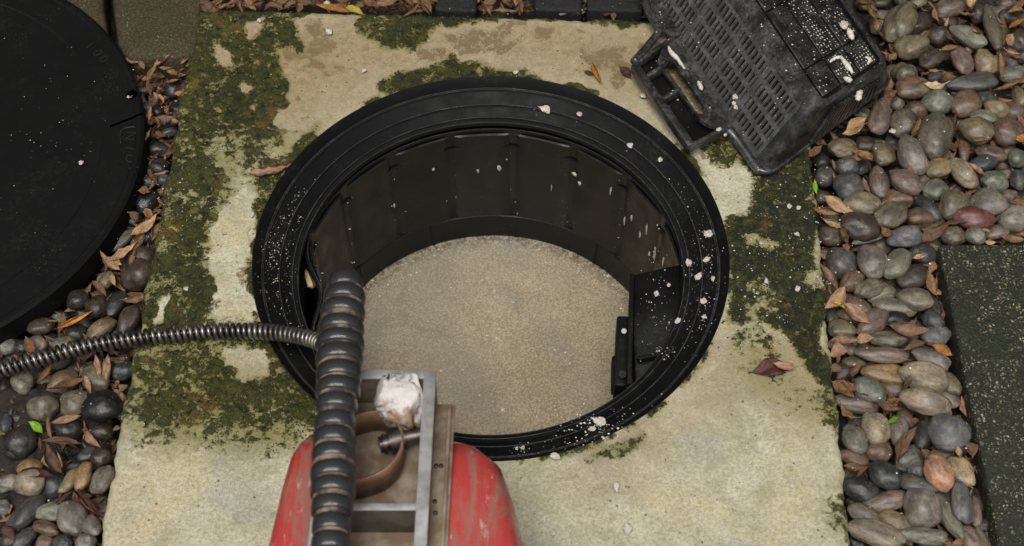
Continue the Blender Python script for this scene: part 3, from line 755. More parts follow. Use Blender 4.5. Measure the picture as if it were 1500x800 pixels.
for a_ in range(4):
    b_ = (a_+1) % 4
    fs += [(a_*N+i, a_*N+(i+1) % N, b_*N+(i+1) % N, b_*N+i) for i in range(N)]
han = flat_auto(obj('handle', fixn(mesh(vs, fs)), M_crate, cr), 40)
mb = MB()
mb.add(beam(P3(929,92,.036), P3(1013,212,.036), .011, .016)); 
grip = flat_auto(obj('grip_bar', bevel(fixn(mb.mesh(cr)), .0025), M_crate, han))
for x in (((928,93),(985,55)), ((1011,212),(1064,186)), ((965,148),(997,128)), ((945,112),(975,94))):
    mb = MB(); mb.add(beam(P3(*x[0], .033), P3(*x[1], .034), .006, .013))
    flat_auto(obj('handle_rib', bevel(fixn(mb.mesh(cr)), .0012), M_crate, han))
# dark web below the grip
vs = [P3(x, y, .018) for x, y in ((935,95),(985,58),(1062,180),(1016,207))]
mb = MB(); ho = resample([tuple((p-cr.location).to_2d()) for p in vs], N)
ih = align(ho, resample([tuple((P3(*p, .018)-cr.location).to_2d()) for p in stadium((982,97),(1027,161),10)], N))
z0 = .018-cr.location.z
mb.v = [Vector((p.x, p.y, z0)) for p in ho]+[Vector((p.x, p.y, z0)) for p in ih]+[Vector((p.x, p.y, z0-.003)) for p in ih]+[Vector((p.x, p.y, z0-.003)) for p in ho]
mb.f = [(a_*N+i, a_*N+(i+1) % N, ((a_+1) % 4)*N+(i+1) % N, ((a_+1) % 4)*N+i) for a_ in range(4) for i in range(N)]
obj('handle_web', fixn(mesh(mb.v, mb.f)), M_wall, han, False)
fl = smooth_path([P3(936,-60,.03), P3(944,-5,.03), P3(952,22,.03), P3(966,42,.03), P3(950,66,.032), P3(928,91,.034)], 40)
obj('flange_edge', mesh(*[(local(x[0], cr), x[1]) for x in [tube(fl, .0055, 10)]][0]), M_crate, cr)
fp = [P3(x, y, .028) for x, y in ((940,-60),(948,-5),(956,22),(968,42),(985,54),(1000,50),(935,-60))]
obj('flange', fixn(mesh(*[(local(x[0], cr), x[1]) for x in [hexa([p-Vector((0,0,.004)) for p in fp], fp)]][0])), M_crate, cr, False)

# ------------------------------------------------------------------ drain machine
ma = thing('drain_machine', W(560, 860, 0), 'dirty red drain cleaning machine with metal channel and ribbed black hose', 'machine')
def pm(vf): return mesh(local(vf[0], ma), vf[1])
FZ = .30
def shell(sections, name, mat):                 # sections: list of (x-left px, x-right px, py, top z); rounded top hull swept toward the viewer
    vs, fs = [], []; K = 15
    for (xl, xr, py, zt) in sections:
        a_, b_ = W(xl, py, zt), W(xr, py, zt); y = a_.y
        for k_ in range(K):
            t = math.pi*(k_/(K-1)); cx, sx = math.cos(t), math.sin(t)
            ex = math.copysign(abs(cx)**.45, cx); ez = abs(sx)**.55
            vs.append(Vector(((a_.x+b_.x)/2-(b_.x-a_.x)/2*ex, y, zt-.11+.11*ez)))
        for p in (vs[-1], ): pass
        l_, r_ = vs[-K], vs[-1]
        vs.insert(len(vs)-K, Vector((l_.x, y, .004))); vs.append(Vector((r_.x, y, .004)))
    K2 = K+2
    for j in range(len(sections)-1):
        for k_ in range(K2-1): fs.append((j*K2+k_, j*K2+k_+1, (j+1)*K2+k_+1, (j+1)*K2+k_))
    fs.append(tuple(range(K2))); fs.append(tuple(reversed(range((len(sections)-1)*K2, len(sections)*K2))))
    me = fixn(pm((vs, fs)))
    return flat_auto(obj(name, me, mat, ma), 50)
shell([(442,492,636,.222),(430,490,644,.244),(417,488,662,.256),(402,484,710,.262),(380,478,800,.266),(355,470,900,.268)], 'housing', M_red)
shell([(600,690,646,.222),(600,712,650,.240),(600,741,670,.252),(600,756,710,.258),(600,778,800,.262),(600,785,900,.264)], 'housing', M_red)
# channel frame: rails, end bars, floor
def V2(x, y, z=FZ): return W(x, y, z)
for nm, pq_, w_, h_ in (('rail', ((630,543),(611,880)), .0125, .055), ('rail', ((486,543),(452,880)), .0125, .055), ('end_bar', ((484,548),(632,548)), .0105, .055), ('divider', ((462,742),(614,742)), .0075, .05)):
    dz = 0 if nm == 'rail' else .0025
    p_, q2 = V2(*pq_[0], FZ-dz), V2(*pq_[1], FZ-dz)
    w = flat_auto(obj(nm, bevel(fixn(pm(beam(p_-Vector((0,0,.003)), q2-Vector((0,0,.003)), w_-.0016, h_))), .0008), M_web if nm == 'divider' else M_alud, ma), 30)
    flat_auto(obj('top_face', bevel(fixn(pm(beam(p_, q2, w_, .0028))), .0009), M_alu, w), 30)
p1 = [V2(490,560,FZ-.05), V2(628,560,FZ-.05), V2(612,880,FZ-.05), V2(455,880,FZ-.05)]
obj('channel_floor', fixn(pm(hexa([p-Vector((0,0,.004)) for p in p1], p1))), M_alud, ma, False)
mb = MB(); mb.add(beam(V2(651,592,FZ-.035), V2(634,880,FZ-.035), .022, .004)); mb.add(beam(V2(659,592,FZ-.028), V2(644,880,FZ-.028), .0035, .055))
sp_ = flat_auto(obj('side_plate', bevel(fixn(mb.mesh(ma)), .0008), M_alud, ma), 30)
for (x, y) in ((639,683),(646,683),(637,735),(638,752)):
    p = V2(x, y, FZ-.0345); obj('rivet', pm(tube([p, p+Vector((0,0,.0015))], .0022, 10)), M_bolt, sp_)
# brown strap loop, bolt
sp = [W(500,618,FZ-.012), W(528,606,FZ-.010), W(556,602,FZ-.008), W(578,612,FZ-.006), W(589,636,FZ-.004), W(585,662,FZ-.004), W(565,686,FZ-.006), W(535,700,FZ-.01), W(500,706,FZ-.012)]
path = smooth_path(sp, 48); vs, fs = [], []
for i, p in enumerate(path):
    t = (path[min(i+1, 47)]-path[max(i-1, 0)]).normalized(); s = Vector((-t.y, t.x, 0)).normalized()*.0012; h = Vector((0, 0, -.036))
    vs += [p-s, p+s, p+s+h, p-s+h]
for i in range(47): fs += [(i*4+k_, i*4+(k_+1) % 4, (i+1)*4+(k_+1) % 4, (i+1)*4+k_) for k_ in range(4)]
obj('strap', fixn(pm((vs, fs))), M_rust, ma)
bp = [W(556,652,FZ-.022), W(572,648,FZ-.022)]; v1 = tube(bp, .0085, 20); v1b = tube([W(561,651,FZ-.022), W(566,650,FZ-.022)], .0105, 20)
mb = MB().add(v1).add(v1b).add(tube([W(570,648,FZ-.022), W(592,642,FZ-.022)], .0135, 20)).add(tube([W(590,642,FZ-.024), W(632,634,FZ-.024)], .0085, 16))
flat_auto(obj('bolt', fixn(mb.mesh(ma)), M_bolt, ma), 40)
# ribbed hose
HZ = .36
hp = [(505,410),(505,432),(501,470),(498,510),(496,560),(492,610),(489,660),(488,710),(486,760),(484,810),(480,880),(476,960)]
path = smooth_path([W(x, y, HZ+.00*(y-396)/400) for x, y in hp], 240)
wk = [(396,46),(412,56),(440,68),(475,74),(505,77),(540,75),(580,70),(615,67),(650,70),(690,75),(715,74),(740,69),(762,63),(785,62),(810,66),(880,68),(960,68)]
def hose_r(p):
    d = p-CAM; y = 400-FPX*d.dot(UP)/d.dot(FW); s = FPX/d.dot(FW)
    return float(np.interp(y, [k_[0] for k_ in wk], [k_[1] for k_ in wk]))/s/2*.93
hose = obj('hose', pm(tube(path, lambda t: hose_r(path[min(239, int(t*239))])*.885, 28)), None, ma)
m = NT('dusty_valley'); hose.data.materials.append(m.done(m.mix(m.ramp(m.noise(34, 5, .7), .36, .56), (.26, .19, .125), (.03, .026, .023)), .6))
F = frames(path); L = [0]
for i in range(1, 240): L.append(L[-1]+(path[i]-path[i-1]).length)
s = .006
rbm = lathe([(0.86, -.50), (.925, -.475), (.962, -.41), (.987, -.26), (1.0, -.06), (1.0, .06), (.987, .26), (.962, .41), (.925, .475), (.86, .50)], 32)
pitch = .0178
while s < L[-1]-.01:
    i = min(range(240), key=lambda k_: abs(L[k_]-s)); t, n_, b_ = F[i]; r_ = hose_r(path[i])
    o = obj('rib', rbm, M_rubber, hose)
    jit = random.uniform(-.0008, .0008); rr_ = r_*random.uniform(.975, 1.02)
    o.matrix_local = Matrix.Translation(path[i]-ma.location+t*jit) @ Matrix((n_, b_, t)).transposed().to_4x4() @ Matrix.Diagonal((rr_, rr_, .0149*random.uniform(.92, 1.06), 1))
    s += pitch
cap = lathe([(1, 0), (.97, .25), (.85, .55), (.55, .85), (.2, 1), (.001, 1)], 28)
o = obj('end_cap', cap, M_rubber, hose); t, n_, b_ = F[0]; r_ = hose_r(path[0])
o.matrix_local = Matrix.Translation(path[0]-ma.location) @ Matrix((n_, -b_, -t)).transposed().to_4x4() @ Matrix.Diagonal((r_*.92, r_*.92, .012, 1))
# grease lump lying in the channel
o = obj('grease_lump', lump(3, 4, .75), M_grease2); o.location = W(580, 588, FZ-.002); o.scale = (.031, .032, .026); o.rotation_euler = (.2, .1, .5)
tag(o, 'largest white grease lump, soiled brown below, in the machine channel', 'grease')

# ------------------------------------------------------------------ spring cable
cp = [(-70,556,.010),(0,541,.012),(60,525,.014),(120,509,.016),(180,498,.015),(240,491,.014),(300,486,.014),(360,485,.018),(410,488,.030),(445,494,.045),(468,502,.06),(485,520,.09),(490,560,.13),(492,610,.17),(493,660,.20)]
path = smooth_path([W(*c) for c in cp], 900); F = frames(path); L = [0]
for i in range(1, 900): L.append(L[-1]+(path[i]-path[i-1]).length)
pit_, NSEG = .0075, 14
turns = L[-1]/pit_; tot = int(turns*NSEG); hel = []
Ln = np.array(L); 
for k_ in range(tot):
    s = k_/NSEG*pit_; i = int(np.searchsorted(Ln, s)); i = min(max(i, 1), 899); t, n_, b_ = F[i]
    f = (s-L[i-1])/(L[i]-L[i-1]+1e-9); p = path[i-1].lerp(path[i], f); an = 2*math.pi*k_/NSEG
    hel.append(p+n_*(.0079*math.cos(an))+b_*(.0079*math.sin(an)))
cab = obj('spring_cable', mesh(*tube(hel, .0030, 7)), M_steel)
tag(cab, 'coiled steel spring cable running from the left over the slab under the hose', 'cable')
cab2 = obj('cable_core', mesh(*tube(path[::6], .0042, 8)), M_black, cab)

# ------------------------------------------------------------------ pebbles
PC = dict(og=((.125,.112,.072),'olive-grey'), br=((.135,.085,.048),'brown'), db=((.055,.04,.028),'dark brown'), ol=((.14,.12,.06),'olive'), te=((.12,.145,.112),'greenish grey'),
  mb=((.15,.108,.085),'mauve-brown'), yo=((.20,.155,.065),'yellowish olive'), tl=((.17,.195,.135),'pale green'), sl=((.066,.07,.07),'slate grey'), gm=((.165,.148,.13),'mauve-grey'),
  ta=((.225,.19,.125),'tan'), ch=((.028,.028,.027),'charcoal'), bg=((.13,.14,.15),'blue-grey'), oc=((.27,.165,.055),'ochre'), nb=((.04,.05,.06),'dark blue'),
  gg=((.13,.14,.105),'grey-green'), bk=((.012,.013,.013),'black'), red=((.17,.045,.032),'red'), orr=((.44,.215,.11),'orange'), sa=((.37,.28,.125),'sandy'), gr=((.15,.14,.12),'grey'))
def pebble_mesh(seed):
    bm = bmesh.new(); bmesh.ops.create_icosphere(bm, subdivisions=4, radius=1); rn = random.Random(seed)
    o = Vector((seed*2.31, seed*5.7, seed*.77)); e = rn.uniform(1.85, 2.25); sk = rn.uniform(-.16, .16); sk2 = rn.uniform(-.14, .14)
    for v in bm.verts:
        c = v.co; k = (abs(c.x)**e+abs(c.y)**e+abs(c.z)**e)**(1/e); c = c/k
        c = c*(1+.24*mnoise.noise(c*.9+o)+.07*mnoise.noise(c*2.4+o)+.012*mnoise.noise(c*7+o))
        c.y *= 1+sk*c.x; c.z *= 1+sk2*c.x; v.co = c
    me = bpy.data.meshes.new('pebble'); bm.to_mesh(me); bm.free()
    me.materials.append(M_peb); me.polygons.foreach_set('use_smooth', [True]*len(me.polygons)); return me
PM = [pebble_mesh(k) for k in range(16)]
PEB = []                                        # (object, px, py, colour name, shape word, bed)
def pebble(px, py, L_, W_, ang, c, z=-.026, dry=.32, special=None, bed='R', thick=None, vis=True):
    rn = random.Random(int(px*131+py*17))
    s = SC(px, py, z); a = R(ang)
    lx, ly = math.cos(a), -math.sin(a)          # image direction, y up
    fy = 1/.90
    ll = Vector((lx*L_, ly*L_*fy))/s; 
    wl = Vector((-ly*W_, lx*W_*fy))/s
    th = thick or min(wl.length, ll.length)*rn.uniform(.74, .96)
    o = bpy.data.objects.new('pebble', rn.choice(PM)); COL.objects.link(o)
    p = W(px, py, z); o.location = p
    o.rotation_euler = (R(rn.uniform(-9, 9))+(math.pi if rn.random() < .5 else 0), R(rn.uniform(-7, 7)), math.atan2(ll.y, ll.x))
    o.scale = (ll.length/2*1.07, wl.length/2*1.07, th/2)
    col, cn = PC[c]; k = rn.uniform(.86, 1.14)
    o.color = (col[0]*k, col[1]*k, col[2]*k*rn.uniform(.93, 1.07), dry)
    asp = L_/max(W_, 1); sw = 'round' if asp < 1.22 else 'oval' if asp < 1.75 else 'long'
    if min(L_, W_) < 22 and asp < 1.75: sw = 'small '+sw
    o['category'] = 'pebble'
    if special: o['label'] = special
    PEB.append((o, px, py, cn, sw, bed, special)); return o
def zone(ox, oy, k, lst, **kw):
    for t in lst:
        x, y, L_, W_, a_, c = t[:6]; lay = t[6] if len(t) > 6 else 0; spc = t[7] if len(t) > 7 else None
        pebble(ox+x/k, oy+y/k, L_/k, W_/k, a_, c, z=-.026+lay*.009, special=spc, **kw)
zone(1180, 0, 4, [(550,130,270,165,-62,'og',1,'biggest upright olive-grey pebble beside the crate right side'),(670,140,155,95,-50,'db'),(625,275,190,130,-20,'ol',1),(740,340,165,105,-38,'db',1),(580,425,150,120,-10,'og'),(640,515,210,125,0,'br',1),
 (775,600,165,140,20,'te',1),(785,215,125,120,20,'db',-1),(915,350,180,115,82,'mb',1),(1055,365,145,125,60,'yo',1),(950,210,215,95,42,'tl',1,'pale green elongated pebble pointing down right among leaves, upper right'),(1095,160,285,90,86,'og',1,'long dark upright pebble with a paler left face, upper right'),
 (850,45,185,100,-10,'mb',0),(970,485,265,95,-8,'sl',1),(935,610,180,145,-35,'br',1),(1120,640,140,105,35,'yo',0),(1045,685,150,80,3,'tl',1),(1000,762,190,145,15,'ol',2),(1185,770,170,170,80,'br',1),(1210,440,165,100,-10,'te',0),
 (1245,240,140,150,0,'db',-1),(1255,570,140,85,78,'ol',0),(440,680,235,118,-72,'mb',2),(570,715,170,135,-75,'og',1),(650,645,120,110,10,'br',0),(540,605,90,90,0,'mb',-1),(1040,570,130,95,-20,'sl',-1),(335,670,100,75,10,'ol',0),(1195,95,120,90,0,'db',-1),
 (440,15,120,70,0,'db',-1),(660,12,120,70,-10,'ol',-1),(1225,650,130,110,25,'mb',-1),(760,450,100,60,-20,'sl',-1),(1020,75,110,120,0,'db',-1),(1180,15,110,70,0,'mb',-1),(700,390,110,70,-30,'db',-1),(830,120,110,80,0,'db',-1.5),(1290,130,90,120,0,'sl',-1),(880,540,100,70,0,'db',-1),(960,40,100,80,0,'db',-1),(1280,330,90,80,0,'db',-1),(1300,420,90,90,0,'og',-1)])
zone(1180, 180, 4, [(755,85,265,185,-72,'og',2,'biggest dark olive-grey pebble tilted left, below the greenish round pebble'),(215,150,165,108,0,'ol',1),(355,130,115,90,10,'db',0),(460,185,150,132,-80,'ol',1),(625,185,225,152,73,'gm',2),(775,270,165,112,-22,'yo',1),(922,292,205,120,58,'ta',1),
 (765,390,142,118,-25,'te',1),(585,342,205,130,35,'mb',2),(430,345,190,110,-86,'mb',1),(248,255,145,115,0,'sl',1),(255,375,172,145,-8,'sl',2),(108,315,120,110,0,'sl',1),(95,225,95,90,0,'ch',0),(325,470,195,125,12,'ta',2),(495,545,205,140,-38,'og',2),(540,450,190,110,5,'br',0),
 (665,555,160,120,12,'br',1),(725,510,225,95,52,'ch',1),(870,485,190,150,-48,'og',2),(985,560,230,118,4,'red',2,'dark red pebble with white streaks, near the right paving stone'),(1075,470,200,160,28,'gm',2),(1105,345,150,112,2,'te',1),(1190,430,100,75,0,'mb',0),(1215,560,190,145,-5,'gm',1),
 (1045,235,150,90,-12,'nb',1),(1078,178,180,90,22,'br',1),(930,170,130,65,-80,'br',0),(1240,205,115,110,0,'te',1),(1250,335,100,115,0,'sl',0),(310,608,225,145,12,'db',2),(145,655,140,150,80,'db',1),(585,668,200,125,-12,'bg',1,'angular blue-grey pebble with a pale crest, left of the paver corner'),
 (370,680,195,45,-18,'gg',1),(860,660,145,118,0,'ol',1),(995,660,120,98,55,'gg',2),(1120,640,140,80,-10,'mb',0),(720,615,95,62,0,'bg',0),(690,340,115,80,20,'br',0),(665,765,125,100,20,'ch',0),(100,440,95,80,0,'db',0),(1180,480,90,70,0,'db',-1),(550,300,90,80,0,'db',-1.5),(880,390,90,80,0,'db',-1.5),(1150,250,90,80,0,'db',-1.5)])
zone(1180, 360, 3.334, [(175,85,148,135,10,'sl',1),(325,75,155,130,85,'gm',2),(450,85,165,105,-50,'gg',2),(530,150,170,105,-22,'db',1),(225,175,135,85,-35,'br',1),(310,210,148,85,-25,'og',1),(370,240,135,70,-22,'gg',0),(525,260,178,98,22,'og',1),(430,300,210,85,10,'gr',0),
 (325,380,185,95,-36,'mb',1),(180,410,130,88,15,'ol',1),(400,460,178,78,6,'og',1),(385,535,250,76,5,'mb',2),(245,290,150,80,38,'br',0),(225,345,135,70,30,'ol',0),(625,368,115,80,45,'nb',1),(635,440,130,115,-30,'bg',0),(620,555,180,90,28,'gm',2),(577,645,222,145,22,'ta',2),
 (378,625,190,85,8,'oc',1),(315,706,160,115,32,'te',2),(585,760,238,120,14,'ta',2),(430,702,135,85,10,'br',0),(705,675,130,80,62,'ol',1),(165,490,115,50,12,'mb',0),(222,512,65,48,15,'mb',0),(235,572,115,60,5,'ol',0),(180,625,110,90,0,'db',-1),(255,775,215,85,12,'mb',1),
 (632,290,110,50,80,'db',0),(685,748,130,75,30,'gm',0),(440,360,125,75,0,'bk',0),(575,40,125,90,0,'sl',0),(130,350,60,90,0,'sl',-1),(560,400,80,60,0,'db',-1),(590,90,70,60,0,'db',-1)])
zone(1180, 560, 3.334, [(345,226,138,142,0,'ta',2,'round pinkish tan pebble left of a green leaf tip'),(238,275,160,108,75,'gg',2),(700,247,188,165,15,'bg',2,'largest round blue-grey pebble against the right paving stone'),(453,242,130,85,-80,'gm',1),(570,255,145,88,-78,'ch',1),(353,336,118,98,-20,'br',1),(235,372,145,75,25,'br',1),
 (382,455,165,122,50,'nb',2),(268,520,165,110,15,'ch',1),(545,500,195,85,20,'sl',1),(648,441,175,132,75,'orr',2,'bright orange oval pebble, the only orange one'),(758,432,155,112,72,'sa',1,'speckled sandy yellow pebble touching the orange one'),(543,425,80,85,0,'bg',0),(764,588,198,100,-86,'bg',2,'smooth blue-grey upright pebble with a flat top below the sandy one'),
 (400,582,215,95,-8,'mb',1),(570,621,182,170,10,'gm',2,'round flat mauve-grey pebble, largest near the bottom right corner'),(698,655,255,85,70,'gg',1),(828,630,160,55,-86,'mb',1),(285,642,148,80,18,'og',1),(433,682,152,95,15,'yo',1),(338,735,265,112,20,'ta',2,'big pale tan pebble leaning against the slab edge at bottom'),(582,752,235,80,2,'gg',2),
 (795,752,130,90,62,'mb',1),(862,765,120,45,74,'ol',1),(510,366,145,110,-25,'gg',0),(460,422,105,75,0,'ch',-1),(240,592,85,75,0,'db',-1),(245,782,85,80,0,'ch',-1),(650,355,120,50,0,'ol',0),(492,182,105,65,48,'br',0),(640,820,200,70,5,'gr',0),(480,830,150,70,5,'db',0),(350,830,120,70,0,'sl',0),(760,700,80,60,0,'db',-1),(860,700,60,100,80,'db',-1)])
kw = dict(bed='L', dry=.12)
zone(0, 380, 5, [(1005,105,240,230,-70,'db',1,'large dark wet brown pebble against the slab edge above the cable'),(770,150,150,110,-60,'ol',0),(565,300,160,130,-40,'ch',1),(710,350,150,150,60,'db',1),(850,320,200,110,-70,'ch',1),(940,450,230,130,-70,'db',1),(740,505,215,115,-40,'yo',1,'olive oval pebble below a tan curled leaf, above the cable'),
 (300,495,200,110,-10,'db',1),(560,540,150,120,0,'ch',0),(60,630,140,140,0,'gg',0),(150,640,110,130,-60,'ch',0),(260,630,130,150,60,'mb',0),(360,600,120,120,0,'ch',-1),(470,620,170,110,-10,'gg',0),(440,420,140,90,0,'ch',-1),(620,480,120,110,0,'ch',-1),(840,520,130,90,0,'ch',-1)], **kw)
zone(0, 500, 5, [(160,290,160,165,0,'gg',1),(310,490,205,190,25,'og',1),(540,450,200,170,-30,'og',0),(745,472,262,205,-5,'bk',3,'shiny black round pebble beside the slab, below the cable'),(700,270,230,180,50,'og',1),(890,220,120,170,80,'nb',0),(460,300,240,150,-30,'br',0),(490,640,200,150,0,'ch',0),(740,660,170,130,10,'db',0),
 (150,730,230,200,10,'ch',1),(900,530,90,160,-70,'gg',0),(40,600,100,120,0,'nb',0),(420,150,180,110,-20,'gg',0),(30,330,90,140,0,'db',-1),(140,560,130,110,0,'ch',-1),(900,120,100,100,0,'db',-1)], **kw)
zone(0, 640, 5, [(225,330,190,240,70,'ta',1),(215,225,170,110,0,'oc',1),(610,285,200,105,-80,'oc',2,'mossy ochre cracked pebble, right half, near the slab edge'),(510,325,195,100,-65,'yo',1),(735,150,150,130,0,'db',1),(745,310,220,140,-65,'gr',1),(395,545,240,140,-12,'tl',1,'pale green pebble under a curved dark leaf, lower left'),
 (530,600,255,200,75,'gr',2,'grey pitted round pebble at lower left, tallest of its cluster'),(665,650,180,120,55,'gr',2),(335,665,215,90,20,'br',2,'small reddish brown pointed pebble at lower left'),(190,560,300,150,-52,'sl',1),(180,745,200,110,-55,'sl',1),(325,775,130,110,-35,'br',1),(460,780,130,110,20,'sl',1),(620,770,140,130,40,'gr',1),
 (75,330,110,170,75,'gm',0),(15,380,60,110,-80,'gg',0),(20,520,110,120,-40,'bg',0),(390,350,160,160,0,'nb',0),(90,640,90,110,0,'mb',-1),(130,90,180,160,0,'ch',0),(640,130,140,100,-30,'nb',-1),(420,160,130,110,0,'ch',-1),(60,760,120,90,0,'db',-1),(560,740,90,80,0,'ch',-1)], **kw)
zone(160, 60, 6.67, [(620,480,170,140,20,'ch',0),(380,640,190,90,-10,'sl',0),(470,690,140,120,0,'bk',0),(660,660,150,150,0,'bk',0),(560,760,190,130,0,'bk',-1),(740,430,110,110,0,'ch',-1),(330,470,200,140,-30,'db',-1),(560,890,220,140,0,'bk',0),(480,1060,200,150,10,'ch',0),(730,290,120,80,0,'bk',-1)], **kw)
zone(150, 160, 3.334, [(270,285,90,80,0,'ch',0),(300,340,70,60,0,'sl',0),(215,350,90,70,0,'ch',0),(215,450,130,110,-40,'bk',0),(150,540,90,70,0,'bk',0),(220,620,90,90,0,'ch',0),(100,640,140,50,-50,'gg',0),(190,740,130,130,-40,'db',1),(250,180,90,90,0,'bk',-1)], **kw)
# half-hidden lower layer
def inside(pts, x, y):
    r = False; n = len(pts)
    for i in range(n):
        x1, y1 = pts[i]; x2, y2 = pts[(i+1) % n]
        if (y1 > y) != (y2 > y) and x < (x2-x1)*(y-y1)/(y2-y1)+x1: r = not r
    return r
BEDR = [(1195,255),(1250,130),(1300,100),(1265,-15),(1530,-15),(1530,352),(1380,352),(1425,600),(1465,815),(1262,815),(1220,500)]
BEDL = [(-20,520),(60,480),(140,400),(205,290),(222,180),(186,100),(282,90),(275,130),(240,280),(215,420),(180,590),(150,815),(-20,815)]
rn = random.Random(12); low = []
for poly_, bed, nmax in ((BEDR, 'R', 62), (BEDL, 'L', 34)):
    k = 0; tries = 0
    while k < nmax and tries < 9000:
        tries += 1
        x, y = rn.uniform(-20, 1530), rn.uniform(-15, 815)
        if not inside(poly_, x, y) or any((x-a_)**2+(y-b_)**2 < 30**2 for a_, b_ in low): continue
        near = min((x-p[1])**2+(y-p[2])**2 for p in PEB)
        if near < 15**2: continue
        low.append((x, y)); k += 1
        pebble(x, y, rn.uniform(34, 48), rn.uniform(26, 34), rn.uniform(-90, 90), rn.choice(['og','br','db','mb','sl','ol','gr'] if bed == 'R' else ['ch','db','bk','sl']), z=-.046, bed=bed, dry=.45 if bed == 'R' else .1)

mud, mf2 = [], []; nx_, ny_ = 70, 110
for i in range(ny_+1):
    for j in range(nx_+1):
        y = 545+290*i/ny_; x = -40+200*j/nx_-(y-545)*.05; p = W(x, y, -.03)
        nz = .010*mnoise.noise(p*18)+.006*mnoise.noise(p*60)+.003*mnoise.noise(p*170); fall = max(0, (x-70)/60)+max(0, (575-y)/25)
        mud.append((p.x, p.y, -.031+nz-.018*min(fall, 2)))
for i in range(ny_):
    for j in range(nx_): k = i*(nx_+1)+j; mf2.append((k, k+nx_+1, k+nx_+2, k+1))
tag(obj('soil', fixn(mesh(mud, mf2)), M_soil), kind='structure')
# ------------------------------------------------------------------ dry leaves
LC_ = dict(t=((.44,.285,.15),'tan'), b=((.22,.125,.058),'brown'), p=((.36,.22,.135),'pinkish brown'), d=((.085,.030,.022),'dark red-brown'), o=((.52,.22,.05),'orange'), y=((.48,.36,.05),'yellow'), g=((.20,.42,.035),'fresh green'), c=((.66,.50,.32),'cream'), k=((.15,.075,.035),'dark brown'))
def leaf_mesh(seed):
    rn = random.Random(seed); nu, nv = 22, 8; vs, rib = [], []
    curl, fold, tw = rn.choice((-1, 1, 1))*rn.uniform(.3, 1.7), rn.uniform(.3, 1.7), rn.uniform(-2.0, 2.0)
    ctr = rn.uniform(.36, .50); bend = rn.uniform(-.30, .30); edge_roll = rn.uniform(-.2, .8); sgn = rn.choice((-1, 1, 1))
    for i in range(nu+1):
        t = i/nu
        tt = max(0, (t-.10)/.90)
        w = (math.sin(math.pi*(tt/ctr/2 if tt < ctr else .5+(tt-ctr)/(1-ctr)/2))**.85)*.5 if t > .10 else 0
        if tt > .86: w *= .72
        w = max(w*(1+.10*mnoise.noise(Vector((t*6, seed, 0)))), .020)
        for j in range(nv+1):
            s = (j/nv-.5)*2; y = s*w
            x = t-.5; ang = sgn*fold*abs(s)*.55+edge_roll*abs(s)**3*(1 if s > 0 else .5)
            yy = y*math.cos(ang); zz = abs(y)*math.sin(ang)*.55
            nz = Vector((t*4, s*1.6, seed*3.1))
            zz += (curl*x*x*.8+.12*mnoise.noise(nz)*(w*2)**.5+.06*mnoise.noise(nz*3)+.02*math.sin(t*22+seed+s)*abs(s)*w*2)
            a_ = tw*x; y2, z2 = yy*math.cos(a_)-zz*math.sin(a_)*.5, yy*math.sin(a_)*.5+zz*math.cos(a_)
            y2 += bend*math.sin(t*2.8)
            vs.append((x, y2, z2)); rib.append(1.0 if j == nv//2 else (.5 if (i+abs(j-nv//2)) % 4 == 0 else 0))
    n1_ = len(vs); fs = [(i*(nv+1)+j, (i+1)*(nv+1)+j, (i+1)*(nv+1)+j+1, i*(nv+1)+j+1) for i in range(nu) for j in range(nv)]
    vs2 = [(x, y, z-.012) for x, y, z in vs]
    B = [i*(nv+1) for i in range(nu+1)]+[nu*(nv+1)+j for j in range(1, nv+1)]+[i*(nv+1)+nv for i in range(nu-1, -1, -1)]+[j for j in range(nv-1, 0, -1)]
    fs += [tuple(n1_+k for k in reversed(f)) for f in fs[:nu*nv]]
    fs += [(B[i], n1_+B[i], n1_+B[(i+1) % len(B)], B[(i+1) % len(B)]) for i in range(len(B))]
    me = mesh(vs+vs2, fs); at = me.attributes.new('rib', 'FLOAT', 'POINT'); at.data.foreach_set('value', rib+rib)
    me.materials.append(M_leaf); me.polygons.foreach_set('use_smooth', [True]*len(me.polygons)); return me
LM = [leaf_mesh(k) for k in range(24)]; LEAF = []
def leaf(px, py, L_, W_, ang, c, z=-.006, bed='R', special=None, tilt=.55):
    rn = random.Random(int(px*77+py*13)); s = SC(px, py, z); a = R(ang)
    l = Vector((math.cos(a)*L_, -math.sin(a)*L_/.86))/s; w = Vector((math.sin(a)*W_, math.cos(a)*W_/.86))/s
    o = bpy.data.objects.new('leaf', rn.choice(LM)); COL.objects.link(o)
    p = W(px, py, z); o.location = p
    o.rotation_euler = (rn.uniform(-tilt, tilt)+.12, rn.uniform(-tilt, tilt)*.7, math.atan2(l.y, l.x)+(math.pi if rn.random() < .5 else 0))
    ww = w.length*1.12; o.scale = (l.length*1.14, ww, min(l.length, ww*2.4)*.85)
    col, cn = LC_[c]; k = rn.choice((rn.uniform(.45, .75), rn.uniform(.75, 1.15), rn.uniform(.8, 1.2))); o.color = (col[0]*k, col[1]*k, col[2]*k, 1)
    o['category'] = 'leaf'
    if special: o['label'] = special
    asp = L_/max(W_, 1); LEAF.append((o, px, py, cn, 'broad' if asp < 1.9 else 'narrow' if asp > 3 else 'pointed', bed, special)); return o
def lz(ox, oy, k, lst, **kw):
    for t in lst: leaf(ox+t[0]/k, oy+t[1]/k, t[2]/k, t[3]/k, t[4], t[5], special=t[6] if len(t) > 6 else None, **kw)
